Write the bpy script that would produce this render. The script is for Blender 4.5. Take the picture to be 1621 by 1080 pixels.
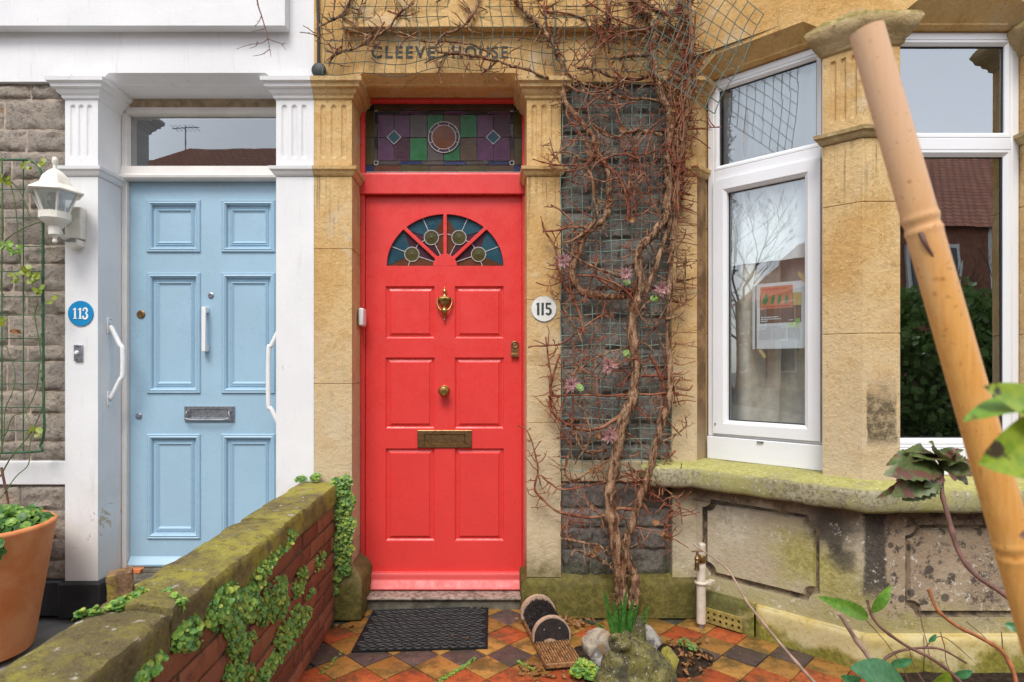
import bpy, bmesh, math, random
from mathutils import Vector, Matrix, noise
from mathutils.geometry import tessellate_polygon
for o in list(bpy.data.objects): bpy.data.objects.remove(o)
SC = bpy.context.scene
COL = SC.collection
R = math.radians
random.seed(7)

# ------------------------------------------------------------------ camera
FPX, CX, CY, CAMZ = 960.0, 775.0, 580.0, 1.28      # focal length and principal point in photo pixels, eye height
cam = bpy.data.cameras.new('camera')
camo = bpy.data.objects.new('camera', cam); COL.objects.link(camo)
camo.location = (0, 0, CAMZ); camo.rotation_euler = (R(90), 0, 0)
cam.sensor_width = 36; cam.lens = 36*FPX/1621
cam.shift_x = (810.5-CX)/1621; cam.shift_y = (CY-540)/1621
cam.clip_start = 0.05; cam.clip_end = 500
cam.dof.use_dof = True; cam.dof.focus_distance = 3.1; cam.dof.aperture_fstop = 5.0
SC.camera = camo
# ------------------------------------------------------------------ world and sun (bright overcast)
SUN_EL, SUN_AZ = 54, 190      # azimuth clockwise from +Y
w = bpy.data.worlds.new('World'); SC.world = w; w.use_nodes = True
wn = w.node_tree; bg = wn.nodes['Background']
sky = wn.nodes.new('ShaderNodeTexSky'); sky.sky_type = 'NISHITA'; sky.sun_disc = False
sky.sun_elevation = R(SUN_EL); sky.sun_rotation = R(SUN_AZ)
sky.air_density = 1.0; sky.dust_density = 0.7; sky.ozone_density = 1.0
hs = wn.nodes.new('ShaderNodeHueSaturation'); hs.inputs['Saturation'].default_value = 0.30
wn.links.new(sky.outputs[0], hs.inputs['Color']); wn.links.new(hs.outputs[0], bg.inputs[0])
bg.inputs[1].default_value = 0.15
sl = bpy.data.lights.new('sun', 'SUN'); sl.energy = 1.35; sl.angle = R(24); sl.color = (1, .95, .88)
so = bpy.data.objects.new('sun', sl); COL.objects.link(so)
dv = Vector((math.sin(R(SUN_AZ))*math.cos(R(SUN_EL)), math.cos(R(SUN_AZ))*math.cos(R(SUN_EL)), math.sin(R(SUN_EL))))
so.rotation_euler = dv.to_track_quat('Z', 'Y').to_euler(); so.location = dv*30
vs = SC.view_settings; vs.view_transform = 'Standard'; vs.look = 'None'; vs.gamma = 1; vs.use_curve_mapping = False
vs.exposure = 1.05
SC.cycles.max_bounces = 8; SC.cycles.transparent_max_bounces = 12

# ------------------------------------------------------------------ helpers
def P(px, py, d):
    return Vector(((px-CX)*d/FPX, d, CAMZ-(py-CY)*d/FPX))
def X(px, d): return (px-CX)*d/FPX
def Z(py, d): return CAMZ-(py-CY)*d/FPX
OFF = {}
class Frame:
    def __init__(s, o=(0,0,0), u=(1,0,0), v=(0,0,1), w=(0,1,0)):
        s.o, s.u, s.v, s.w = Vector(o), Vector(u), Vector(v), Vector(w)
    def __call__(s, a, b, c): return s.o+s.u*a+s.v*b+s.w*c
F0 = Frame()
class MB:
    def __init__(s): s.v = []; s.f = []; s.m = []
    def add(s, vs, fs, m=0):
        n = len(s.v); s.v += [tuple(v) for v in vs]
        for f in fs: s.f.append(tuple(i+n for i in f)); s.m.append(m)
        return s
    def box(s, F, u0, u1, v0, v1, w0, w1, m=0):
        vs = [F(a,b,c) for c in (w0,w1) for b in (v0,v1) for a in (u0,u1)]
        return s.add(vs, [(0,1,3,2),(4,6,7,5),(0,4,5,1),(2,3,7,6),(0,2,6,4),(1,5,7,3)], m)
    def quad(s, a, b, c, d, m=0): return s.add([a,b,c,d], [(0,1,2,3)], m)
    def prism(s, outline, F, w0, w1, m=0, holes=(), caps=True):
        """outline: list of (u,v); extruded from w0 to w1"""
        loops = [outline]+list(holes)
        flat = [p for l in loops for p in l]
        tris = tessellate_polygon([[Vector((p[0],p[1],0)) for p in l] for l in loops])
        n = len(flat)
        vs = [F(p[0],p[1],w0) for p in flat]+[F(p[0],p[1],w1) for p in flat]
        fs = []
        if caps: fs += [tuple(t) for t in tris]+[tuple(i+n for i in reversed(t)) for t in tris]
        k = 0
        for l in loops:
            L = len(l)
            for i in range(L):
                j = (i+1) % L
                fs.append((k+i,k+j,k+j+n,k+i+n))
            k += L
        return s.add(vs, fs, m)
    def sweep(s, path, prof, m=0, closed=False, caps=True):
        """path: plan polyline (x,y), outward side on the right hand; prof: list of (offset,z)"""
        n = len(path); pts = [Vector((p[0],p[1])) for p in path]; offs = []
        def nrm(a, b):
            d = (b-a).normalized(); return Vector((d.y,-d.x))
        for i in range(n):
            ns = []
            if i > 0: ns.append(nrm(pts[i-1], pts[i]))
            if i < n-1: ns.append(nrm(pts[i], pts[i+1]))
            if len(ns) == 1: offs.append(ns[0])
            else:
                b = (ns[0]+ns[1]); offs.append(b*(2/ b.length_squared) if b.length_squared > 1e-6 else ns[0])
        vs = []
        for (o, z) in prof:
            for i in range(n):
                q = pts[i]+offs[i]*o; vs.append((q.x,q.y,z))
        fs = []
        for k in range(len(prof)-1):
            for i in range(n-1):
                a = k*n+i; fs.append((a,a+1,a+n+1,a+n))
        if caps and len(prof) > 2:
            fs.append(tuple(k*n for k in range(len(prof)))); fs.append(tuple(k*n+n-1 for k in range(len(prof)-1,-1,-1)))
        return s.add(vs, fs, m)
    def tube(s, pts, rad, n=6, m=0, jit=0.0, caps=True, jsc=30):
        pts = [Vector(p) for p in pts]; L = len(pts)
        if not hasattr(rad, '__len__'): rad = [rad]*L
        vs = []; prev = None
        for i in range(L):
            t = (pts[min(i+1,L-1)]-pts[max(i-1,0)])
            t = t.normalized() if t.length > 1e-9 else Vector((0,0,1))
            if prev is None:
                a = Vector((0,1,0)) if abs(t.y) < .9 else Vector((1,0,0))
                prev = t.cross(a).normalized()
            else:
                prev = prev-t*prev.dot(t)
                prev = prev.normalized() if prev.length > 1e-6 else t.orthogonal().normalized()
            b = t.cross(prev)
            for k in range(n):
                an = 2*math.pi*k/n
                dr = prev*math.cos(an)+b*math.sin(an); r = rad[i]
                if jit: r *= 1+jit*noise.noise((pts[i]+dr*rad[i])*jsc)
                vs.append(pts[i]+dr*r)
        fs = [(i*n+k, i*n+(k+1)%n, (i+1)*n+(k+1)%n, (i+1)*n+k) for i in range(L-1) for k in range(n)]
        if caps: fs += [tuple(range(n-1,-1,-1)), tuple((L-1)*n+k for k in range(n))]
        return s.add(vs, fs, m)
    def lathe(s, prof, o, ax=(0,0,1), n=16, m=0, ph=0):
        """prof: (radius, height along axis)"""
        o = Vector(o); ax = Vector(ax).normalized(); a = ax.orthogonal().normalized()
        if abs(ax.z) > .99: a = Vector((1,0,0))
        b = ax.cross(a); vs = []
        for (r, h) in prof:
            for k in range(n):
                an = 2*math.pi*k/n+ph; vs.append(o+ax*h+(a*math.cos(an)+b*math.sin(an))*max(r,1e-5))
        L = len(prof)
        fs = [(i*n+k, i*n+(k+1)%n, (i+1)*n+(k+1)%n, (i+1)*n+k) for i in range(L-1) for k in range(n)]
        fs += [tuple(range(n-1,-1,-1)), tuple((L-1)*n+k for k in range(n))]
        return s.add(vs, fs, m)
    def rings(s, F, outlines, ws, m=0, cap=True):
        """nested outlines (same count) at depths ws, joined; last one capped"""
        n = len(outlines[0]); vs = []
        for ol, wv in zip(outlines, ws): vs += [F(p[0],p[1],wv) for p in ol]
        fs = []
        for k in range(len(outlines)-1):
            for i in range(n):
                j = (i+1) % n; fs.append((k*n+i,k*n+j,(k+1)*n+j,(k+1)*n+i))
        if cap:
            b = (len(outlines)-1)*n; l = outlines[-1]
            if n == 4: fs.append((b,b+1,b+2,b+3))
            else: fs += [tuple(b+i for i in t) for t in tessellate_polygon([[Vector((p[0],p[1],0)) for p in l]])]
        return s.add(vs, fs, m)
    def hf(s, F, u0, u1, v0, v1, fn, nu, nv, m=0):
        vs = []
        for j in range(nv+1):
            for i in range(nu+1):
                u = u0+(u1-u0)*i/nu; v = v0+(v1-v0)*j/nv; vs.append(F(u,v,fn(u,v)))
        fs = [(j*(nu+1)+i, j*(nu+1)+i+1, (j+1)*(nu+1)+i+1, (j+1)*(nu+1)+i) for j in range(nv) for i in range(nu)]
        return s.add(vs, fs, m)
    def mesh(s, name, off=(0,0,0), smooth=35):
        me = bpy.data.meshes.new(name); o = Vector(off)
        me.from_pydata([tuple(Vector(v)-o) for v in s.v], [], s.f)
        me.polygons.foreach_set('material_index', s.m)
        bm = bmesh.new(); bm.from_mesh(me); bmesh.ops.recalc_face_normals(bm, faces=bm.faces); bm.to_mesh(me); bm.free()
        if smooth:
            me.polygons.foreach_set('use_smooth', [True]*len(me.polygons)); me.set_sharp_from_angle(angle=R(smooth))
        me.update(); return me
    def build(s, name, mat, parent=None, origin=None, bevel=0, smooth=35, seg=2):
        if parent is not None: off = OFF[parent.name]
        elif origin is not None: off = Vector(origin)
        else:
            xs, ys, zs = zip(*s.v); off = Vector(((min(xs)+max(xs))/2,(min(ys)+max(ys))/2,min(zs)))
        me = s.mesh(name, off, smooth)
        for m_ in (mat if isinstance(mat,(list,tuple)) else [mat]): me.materials.append(m_)
        o = bpy.data.objects.new(name, me); COL.objects.link(o)
        if parent is not None: o.parent = parent
        else: o.location = off
        OFF[o.name] = off
        if bevel:
            b = o.modifiers.new('bevel','BEVEL'); b.width = bevel; b.segments = seg; b.limit_method = 'ANGLE'; b.angle_limit = R(40)
        return o
def piece(name, me, parent, loc, rot=None, scale=None):
    """a piece that shares mesh data, placed at a world position"""
    o = bpy.data.objects.new(name, me); COL.objects.link(o); o.parent = parent
    o.location = Vector(loc)-OFF[parent.name]
    if rot is not None: o.rotation_euler = rot
    if scale is not None: o.scale = scale
    OFF[o.name] = Vector(loc); return o
def tag(o, label, cat, group=None):
    o['label'] = label; o['category'] = cat
    if group: o['group'] = group
    return o
def thing(name, label, cat, loc=(0,0,0), group=None):
    o = bpy.data.objects.new(name, None); COL.objects.link(o); o.location = loc; o.empty_display_size = .1
    OFF[o.name] = Vector(loc); return tag(o, label, cat, group)
def struct(o): o['kind'] = 'structure'; return o
def stuff(o): o['kind'] = 'stuff'; return o
def crom(pts, sub=4):
    pts = [Vector(p) for p in pts]
    if len(pts) < 3: return [pts[0].lerp(pts[-1], i/sub) for i in range(sub+1)]
    out = []; ext = [pts[0]*2-pts[1]]+pts+[pts[-1]*2-pts[-2]]
    for i in range(1, len(ext)-2):
        a,b,c,d = ext[i-1],ext[i],ext[i+1],ext[i+2]
        for k in range(sub):
            t = k/sub
            out.append(.5*((2*b)+(c-a)*t+(2*a-5*b+4*c-d)*t*t+(3*b-a-3*c+d)*t**3))
    out.append(pts[-1]); return out
def rect(u0,u1,v0,v1): return [(u0,v0),(u1,v0),(u1,v1),(u0,v1)]
def lerp(a,b,t): return a+(b-a)*t
def U(a,b): return random.uniform(a,b)

# ------------------------------------------------------------------ materials
class NT:
    def __init__(s, name):
        s.mat = bpy.data.materials.new(name); s.mat.use_nodes = True; s.t = s.mat.node_tree; s.n = s.t.nodes; s.l = s.t.links
        s.b = s.n['Principled BSDF']; g = s.n.new('ShaderNodeNewGeometry'); s.pos = g.outputs['Position']; s.nor = g.outputs['Normal']
        sp = s.n.new('ShaderNodeSeparateXYZ'); s.l.new(s.pos, sp.inputs[0]); s.x, s.y, s.z = sp.outputs
    def put(s, sock, v):
        if isinstance(v, bpy.types.NodeSocket): s.l.new(v, sock)
        elif hasattr(v,'__len__') and len(v) == 3 and sock.type == 'RGBA': sock.default_value = (*v,1)
        else: sock.default_value = v
    def noise(s, scale, detail=4, rough=.6, vec=None, dist=0, stretch=None):
        n = s.n.new('ShaderNodeTexNoise'); n.inputs['Scale'].default_value = scale; n.inputs['Detail'].default_value = detail
        n.inputs['Roughness'].default_value = rough; n.inputs['Distortion'].default_value = dist
        v = vec or s.pos
        if stretch:
            mp = s.n.new('ShaderNodeMapping'); mp.inputs['Scale'].default_value = stretch; s.l.new(v, mp.inputs[0]); v = mp.outputs[0]
        s.l.new(v, n.inputs['Vector']); return n.outputs['Fac']
    def voro(s, scale, feature='F1'):
        n = s.n.new('ShaderNodeTexVoronoi'); n.feature = feature; n.inputs['Scale'].default_value = scale; s.l.new(s.pos, n.inputs['Vector']); return n.outputs['Distance']
    def ramp(s, x, a, b, lo=0.0, hi=1.0):
        n = s.n.new('ShaderNodeMapRange'); n.interpolation_type = 'SMOOTHSTEP'; s.put(n.inputs[0], x)
        n.inputs[1].default_value = a; n.inputs[2].default_value = b; n.inputs[3].default_value = lo; n.inputs[4].default_value = hi
        return n.outputs[0]
    def mix(s, f, a, b, mode='MIX'):
        n = s.n.new('ShaderNodeMix'); n.data_type = 'RGBA'; n.blend_type = mode; s.put(n.inputs[0], f); s.put(n.inputs[6], a); s.put(n.inputs[7], b); return n.outputs[2]
    def math(s, op, a, b=0.0):
        n = s.n.new('ShaderNodeMath'); n.operation = op; s.put(n.inputs[0], a); s.put(n.inputs[1], b); return n.outputs[0]
    def rnd(s): return s.n.new('ShaderNodeObjectInfo').outputs['Random']
    def nz(s):
        sp = s.n.new('ShaderNodeSeparateXYZ'); s.l.new(s.nor, sp.inputs[0]); return sp.outputs[2]
    def out(s, col, rough=.6, bump=None, dist=.004, strength=.6, metal=0, spec=.5, coat=0):
        b = s.b; s.put(b.inputs['Base Color'], col); s.put(b.inputs['Roughness'], rough); s.put(b.inputs['Metallic'], metal)
        b.inputs['Specular IOR Level'].default_value = spec; b.inputs['Coat Weight'].default_value = coat; b.inputs['Coat Roughness'].default_value = .1
        if bump is not None:
            n = s.n.new('ShaderNodeBump'); n.inputs['Strength'].default_value = strength; n.inputs['Distance'].default_value = dist
            s.put(n.inputs['Height'], bump); s.l.new(n.outputs[0], b.inputs['Normal'])
        return s.mat
def simple(name, col, rough=.5, var=.15, scale=12, metal=0, spec=.5, bumpd=.001, bscale=80, coat=0):
    t = NT(name); n = t.noise(scale,5); c2 = tuple(c*(1-var) for c in col); c1 = tuple(min(1,c*(1+var)) for c in col)
    return t.out(t.mix(t.ramp(n,.3,.7), c2, c1), rough, t.noise(bscale,4), bumpd, .5, metal, spec, coat)
MAT = {}
def mats():
    # golden sandstone: ochre, paler and greyer low down, moss near the ground, a few soot marks
    def sandstone(name, g1, g2, pale, mossz=.42, sootamt=.68, palez=(1.75,.55)):
        t = NT(name); a = t.noise(2.6,7,.65); b = t.noise(34,6,.75); c = t.noise(7,6,.68,dist=.6)
        col = t.mix(t.ramp(a,.36,.62), g1, g2); col = t.mix(t.ramp(c,.52,.68,0,.45), col, tuple(x*.75 for x in g1))
        col = t.mix(t.ramp(b,.48,.70,0,.45), col, tuple(x*.6 for x in g1)); col = t.mix(t.ramp(t.noise(70,3,.6),.56,.70,0,.45), col, tuple(min(.75,x*1.35) for x in g2))
        st = t.noise(5,5,.65,stretch=(5,5,.5)); col = t.mix(t.ramp(st,.58,.74,0,.40), col, (.19,.13,.065)); wp = t.noise(3.7,6,.7,dist=.7); col = t.mix(t.ramp(wp,.55,.68,0,.5), col, (.60,.52,.39))
        pz = t.math('ADD', t.z, t.math('MULTIPLY', t.math('SUBTRACT', c, .5), 1.3))
        col = t.mix(t.ramp(pz, palez[0], palez[1], 0, .85), col, pale)
        pits = t.noise(120,2,.5); col = t.mix(t.ramp(pits,.64,.70,0,.6), col, tuple(x*.3 for x in g1))
        soot = t.noise(3.1,7,.72,dist=.8); col = t.mix(t.ramp(soot,sootamt,sootamt+.12,0,.6), col, (.09,.075,.045))
        drip = t.noise(4,5,.7,stretch=(9,9,.35)); col = t.mix(t.math('MULTIPLY', t.math('MULTIPLY', t.ramp(drip,.50,.64), t.ramp(t.z,1.86,2.24)), t.ramp(t.z,2.27,2.25,0,.6)), col, (.10,.066,.032))
        jx = t.math('ADD', t.x, t.math('MULTIPLY', t.math('SUBTRACT', c, .5), .05)); jz = t.math('ADD', t.z, t.math('MULTIPLY', t.math('SUBTRACT', b, .5), .10))
        pat = t.math('MULTIPLY', t.math('MULTIPLY', t.ramp(jx,1.598,1.606), t.ramp(jx,1.735,1.722)), t.math('MULTIPLY', t.ramp(jz,.93,.97), t.ramp(jz,1.26,1.10))); col = t.mix(t.math('MULTIPLY', pat, t.ramp(b,.38,.62,.95,.35)), col, (.11,.085,.05))
        mz = t.math('ADD', t.z, t.math('MULTIPLY', t.math('SUBTRACT', t.noise(7,6,.7), .5), .75))
        col = t.mix(t.ramp(mz, mossz, mossz-.35, 0, .9), col, t.mix(t.ramp(b,.4,.65), (.07,.064,.013), (.155,.13,.03)))
        return t.out(col, .88, t.math('ADD', t.math('MULTIPLY', b, .8), c), .013, .7, spec=.2)
    MAT['sand'] = sandstone('golden_sandstone', (.57,.345,.13), (.67,.475,.235), (.57,.475,.32), palez=(1.85,.6))
    MAT['lintel'] = sandstone('orange_sandstone', (.60,.35,.12), (.69,.455,.20), (.5,.4,.25), sootamt=.63)
    MAT['mossy'] = sandstone('mossy_sandstone', (.22,.165,.075), (.34,.27,.14), (.22,.17,.075), mossz=.47, sootamt=.6, palez=(.5,.1))
    # bay dado: beige with broad soot and green algae
    t = NT('sooty_dado'); a = t.noise(3.2,7,.68,dist=.5); b = t.noise(45,6,.75); c = t.noise(9,7,.72)
    def near(px_, py_, pz_, rad, soft, amt=.25):
        v = t.n.new('ShaderNodeVectorMath'); v.operation = 'DISTANCE'; t.l.new(t.pos, v.inputs[0]); v.inputs[1].default_value = (px_,py_,pz_)
        return t.ramp(t.math('ADD', v.outputs['Value'], t.math('MULTIPLY', t.math('SUBTRACT', c, .5), amt)), rad+soft, rad-soft)
    right = t.ramp(t.math('ADD', t.x, t.math('MULTIPLY', t.math('SUBTRACT', c, .5), .12)), 1.57, 1.64)
    col = t.mix(t.ramp(a,.36,.6), (.60,.54,.41), (.50,.42,.29)); col = t.mix(right, col, t.mix(t.ramp(a,.4,.6), (.44,.34,.23), (.34,.25,.17)))
    col = t.mix(t.ramp(c,.54,.68,0,.4), col, (.34,.26,.17)); col = t.mix(t.ramp(b,.5,.68,0,.4), col, (.26,.21,.14))
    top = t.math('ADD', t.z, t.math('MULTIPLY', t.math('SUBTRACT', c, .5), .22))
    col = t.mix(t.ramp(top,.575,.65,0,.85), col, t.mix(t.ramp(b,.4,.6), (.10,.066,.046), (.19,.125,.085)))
    green = t.mix(t.ramp(b,.4,.62), (.30,.265,.05), (.46,.42,.13))
    col = t.mix(t.math('MULTIPLY', near(1.41,2.76,.42,.12,.08), .8), col, green); col = t.mix(t.math('MULTIPLY', near(1.53,2.64,.30,.13,.08), .75), col, green)
    col = t.mix(t.math('MULTIPLY', near(1.50,2.66,.57,.09,.05), .85), col, (.055,.048,.042)); col = t.mix(t.math('MULTIPLY', near(1.53,2.62,.44,.035,.03), .75), col, (.06,.05,.045))
    cx = t.math('ABSOLUTE', t.math('SUBTRACT', t.math('ADD', t.x, t.math('MULTIPLY', t.math('SUBTRACT', c, .5), .07)), 1.637))
    col = t.mix(t.math('MULTIPLY', t.ramp(cx,.058,.040), t.ramp(t.z,.25,.36,0,.9)), col, t.mix(t.ramp(b,.4,.6), (.035,.032,.03), (.085,.075,.063)))
    blk = t.noise(16,7,.78); col = t.mix(t.math('MULTIPLY', t.ramp(blk,.52,.60,0,.9), right), col, (.07,.058,.05))
    spt = t.voro(9); col = t.mix(t.math('MULTIPLY', t.ramp(spt,.20,.15,0,.8), right), col, (.06,.05,.045))
    low = t.math('ADD', t.z, t.math('MULTIPLY', t.math('SUBTRACT', c, .5), .3)); col = t.mix(t.ramp(low,.29,.17,0,.8), col, t.mix(t.ramp(a,.4,.6), (.38,.33,.12), (.46,.41,.22)))
    wsp = t.noise(40,5,.75); wm_ = t.noise(5,4,.6); col = t.mix(t.math('MULTIPLY', t.ramp(wsp,.57,.62), t.ramp(wm_,.50,.60)), col, (.66,.61,.52))
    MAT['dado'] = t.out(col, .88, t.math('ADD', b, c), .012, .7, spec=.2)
    t = NT('sooty_groove'); a = t.noise(14,6,.75); MAT['groove'] = t.out(t.mix(t.ramp(a,.38,.62), (.075,.058,.045), (.27,.21,.125)), .9, a, .006, .6, spec=.15)
    # bay plinth: ochre with lichen, moss at foot
    t = NT('ochre_plinth'); a = t.noise(5,6,.65); b = t.noise(50,4,.7)
    col = t.mix(t.ramp(a,.35,.62), (.50,.37,.10), (.58,.49,.26))
    mz = t.math('ADD', t.z, t.math('MULTIPLY', t.math('SUBTRACT', a, .5), .45)); col = t.mix(t.ramp(b,.5,.7,0,.45), col, (.30,.22,.06)); col = t.mix(t.ramp(mz,.10,.02,0,.9), col, t.mix(t.ramp(b,.4,.6), (.13,.12,.015), (.24,.22,.03)))
    lx = t.math('ADD', t.x, t.math('MULTIPLY', t.math('SUBTRACT', a, .5), .25)); col = t.mix(t.ramp(lx,1.27,1.19,0,.93), col, t.mix(t.ramp(b,.4,.6), (.065,.07,.016), (.11,.105,.03)))
    MAT['plinth'] = t.out(col, .85, t.math('ADD', a, b), .006, .5, spec=.25)
    # sill: lichen grey and yellow-green on top
    t = NT('lichen_sill'); a = t.noise(6,6,.7,dist=.4); b = t.noise(55,5,.75)
    col = t.mix(t.ramp(a,.35,.65), (.30,.265,.165), (.41,.37,.26)); col = t.mix(t.ramp(b,.44,.62,0,.85), col, (.15,.135,.06))
    up = t.ramp(t.nz(),.2,.8); gm = t.math('MAXIMUM', t.math('MULTIPLY', up, t.ramp(a,.3,.5)), t.ramp(t.noise(4,5,.7),.46,.60,0,.75))
    col = t.mix(t.math('MULTIPLY', gm, .85), col, t.mix(t.ramp(b,.4,.6), (.30,.285,.06), (.44,.42,.15)))
    wsp = t.noise(75,2,.5); col = t.mix(t.ramp(wsp,.64,.7,0,.6), col, (.6,.58,.48))
    MAT['sill'] = t.out(col, .9, t.math('ADD', a, t.math('MULTIPLY', b, .8)), .008, .6, spec=.2)
    # eroded capital
    t = NT('eroded_stone'); a = t.noise(9,7,.7,dist=.5); b = t.noise(45,5,.7); col = t.mix(t.ramp(a,.35,.6), (.52,.40,.22), (.40,.29,.14))
    col = t.mix(t.math('MULTIPLY', t.ramp(t.nz(),.0,.6), t.ramp(b,.3,.6)), col, (.20,.18,.05)); MAT['eroded'] = t.out(col, .9, t.math('ADD', a, b), .012, .7, spec=.2)
    # white masonry paint, a little dirt and flaking
    t = NT('white_masonry_paint'); a = t.noise(3,5,.6); b = t.noise(40,5,.7); f = t.noise(5.5,7,.72,dist=.6)
    col = t.mix(t.ramp(a,.3,.7), (.72,.72,.73), (.78,.78,.785)); fl = t.math('ADD', f, t.ramp(t.z,1.1,.2,0,.07)); col = t.mix(t.ramp(fl,.685,.70,0,.85), col, (.52,.40,.27)); col = t.mix(t.ramp(t.noise(6,6,.7,stretch=(4,4,.45)),.56,.74,0,.30), col, (.5,.45,.38))
    lz = t.math('ADD', t.z, t.math('MULTIPLY', t.math('SUBTRACT', f, .5), 1.2)); col = t.mix(t.ramp(lz,.75,.3,0,.35), col, (.55,.47,.36))
    MAT['white'] = t.out(col, .6, t.math('ADD', b, a), .004, .35, spec=.3)
    MAT['whitewood'] = simple('aged_white_wood_paint', (.70,.665,.63), .45, .06, 9, bumpd=.001)
    MAT['rawwood'] = simple('weathered_frame_wood', (.40,.30,.20), .8, .3, 20, bumpd=.002)
    MAT['upvc'] = simple('white_upvc', (.80,.81,.83), .28, .02, 5, bumpd=.0003, bscale=20)
    MAT['gasket'] = simple('black_rubber_gasket', (.025,.027,.03), .5)
    # painted doors
    def paint(name, col, rough, dark):
        t = NT(name); a = t.noise(3,4,.6); g = t.noise(60,4,.6,stretch=(6,1,.5)); d = t.noise(14,6,.75)
        c = t.mix(t.ramp(a,.3,.7), tuple(x*.93 for x in col), col); c = t.mix(t.ramp(d,.62,.8,0,.25), c, dark)
        sc = t.noise(75,5,.75); c = t.mix(t.ramp(sc,.66,.74,0,.28), c, tuple(min(.85,x+.16) for x in col)); return t.out(c, t.ramp(d,.3,.7,rough-.1,rough+.14), t.math('ADD', g, t.math('MULTIPLY', a, 2)), .002, .45, spec=.5)
    MAT['red'] = paint('red_gloss_paint', (.74,.052,.047), .30, (.5,.025,.025))
    MAT['redsill'] = paint('faded_red_paint', (.66,.085,.08), .42, (.42,.05,.045))
    MAT['blue'] = paint('pale_blue_paint', (.345,.515,.645), .32, (.25,.4,.52))
    # brass, steel
    t = NT('aged_brass'); a = t.noise(60,5,.7); MAT['brass'] = t.out(t.mix(t.ramp(a,.35,.65), (.30,.19,.06), (.50,.345,.125)), t.ramp(a,.3,.7,.28,.5), a, .0005, .3, metal=1)
    t = NT('dull_bronze'); a = t.noise(60,5,.7); MAT['bronze'] = t.out(t.mix(t.ramp(a,.35,.65), (.20,.12,.055), (.33,.21,.10)), .45, a, .0005, .3, metal=1)
    t = NT('grey_cast_metal'); a = t.noise(70,5,.7); MAT['steel'] = t.out(t.mix(t.ramp(a,.35,.65), (.25,.27,.30), (.42,.44,.47)), .4, a, .0005, .3, metal=.9)
    MAT['whitemetal'] = simple('white_coated_metal', (.78,.78,.78), .3, .04, 30)
    MAT['cream'] = simple('cream_plastic', (.74,.71,.63), .38, .08, 20)
    MAT['blackpaint'] = simple('black_bitumen_paint', (.018,.018,.02), .55, .4, 9, bumpd=.004, bscale=30)
    MAT['black'] = simple('black_plastic', (.02,.022,.026), .5, .2, 20)
    MAT['dark_letter'] = simple('faded_dark_lettering', (.075,.075,.068), .8, .35, 40)
    MAT['plaque_blue'] = simple('blue_enamel', (.008,.23,.50), .25, .06, 12)
    MAT['plaque_white'] = simple('white_enamel', (.74,.73,.68), .3, .08, 30)
    MAT['plaque_rim'] = simple('grey_cement_ring', (.42,.42,.36), .8, .2, 60)
    MAT['numdark'] = simple('dark_green_numeral_paint', (.03,.045,.045), .5, .2, 30)
    MAT['numwhite'] = simple('white_numeral_paint', (.8,.8,.8), .4, .03, 30)
    # rough stones
    def stone(name, cols, rust, wet):
        t = NT(name); r = t.rnd(); a = t.noise(9,7,.7,dist=.6); b = t.noise(45,6,.75)
        c = t.mix(t.ramp(r,.0,1), cols[0], cols[1]); c = t.mix(t.ramp(a,.38,.6,0,.9), c, cols[2]); c = t.mix(t.ramp(b,.46,.66,0,.75), c, tuple(x*.45 for x in cols[0]))
        ru = t.noise(4.5,6,.7,dist=.7); c = t.mix(t.ramp(ru,.60,.72,0,rust), c, (.36,.16,.04))
        if wet:
            mz = t.math('ADD', t.z, t.math('MULTIPLY', t.math('SUBTRACT', a, .5), .8)); c = t.mix(t.ramp(mz,.42,.15,0,.7), c, (.05,.065,.02))
        return t.out(c, .75 if not wet else .6, t.math('ADD', a, t.math('MULTIPLY', b, .7)), .02, .9, spec=.25)
    MAT['stoneL'] = stone('grey_brown_rubble_stone', ((.29,.25,.215),(.44,.37,.30),(.36,.31,.255)), .7, False)
    MAT['stoneR'] = stone('dark_grey_rubble_stone', ((.20,.178,.158),(.31,.268,.23),(.245,.215,.188)), .35, True)
    MAT['mortarL'] = simple('pale_lime_mortar', (.42,.34,.27), .9, .25, 25, bumpd=.004, bscale=70)
    MAT['mortarD'] = simple('dark_mortar', (.17,.15,.13), .9, .3, 25, bumpd=.004, bscale=70)
    # garden wall
    t = NT('old_red_brick'); r = t.rnd(); a = t.noise(16,6,.7); b = t.noise(80,4,.7)
    c = t.mix(r, (.20,.062,.034), (.33,.125,.062)); c = t.mix(t.ramp(a,.5,.72,0,.8), c, (.10,.04,.03)); g = t.noise(5,6,.7)
    c = t.mix(t.ramp(g,.56,.70,0,.55), c, (.12,.095,.035)); MAT['brick'] = t.out(c, .8, t.math('ADD', a, b), .005, .6, spec=.3)
    t = NT('mossy_mortar'); a = t.noise(14,6,.7); MAT['mortarB'] = t.out(t.mix(t.ramp(a,.4,.62), (.10,.085,.055), (.17,.15,.07)), .95, t.noise(60,4), .006, .7, spec=.1)
    t = NT('mossy_coping'); a = t.noise(5,8,.75,dist=.5); b = t.noise(32,7,.8); c_ = t.noise(2.6,6,.7); d_ = t.noise(90,4,.7)
    c = t.mix(t.ramp(a,.40,.58), (.20,.16,.08), (.33,.28,.08)); c = t.mix(t.ramp(c_,.44,.56,0,.9), c, (.47,.42,.085))
    c = t.mix(t.ramp(t.noise(13,7,.78),.51,.61,0,.7), c, (.26,.21,.12)); c = t.mix(t.ramp(b,.53,.63,0,.7), c, (.10,.085,.042)); c = t.mix(t.ramp(d_,.54,.64,0,.55), c, (.33,.29,.09))
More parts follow.
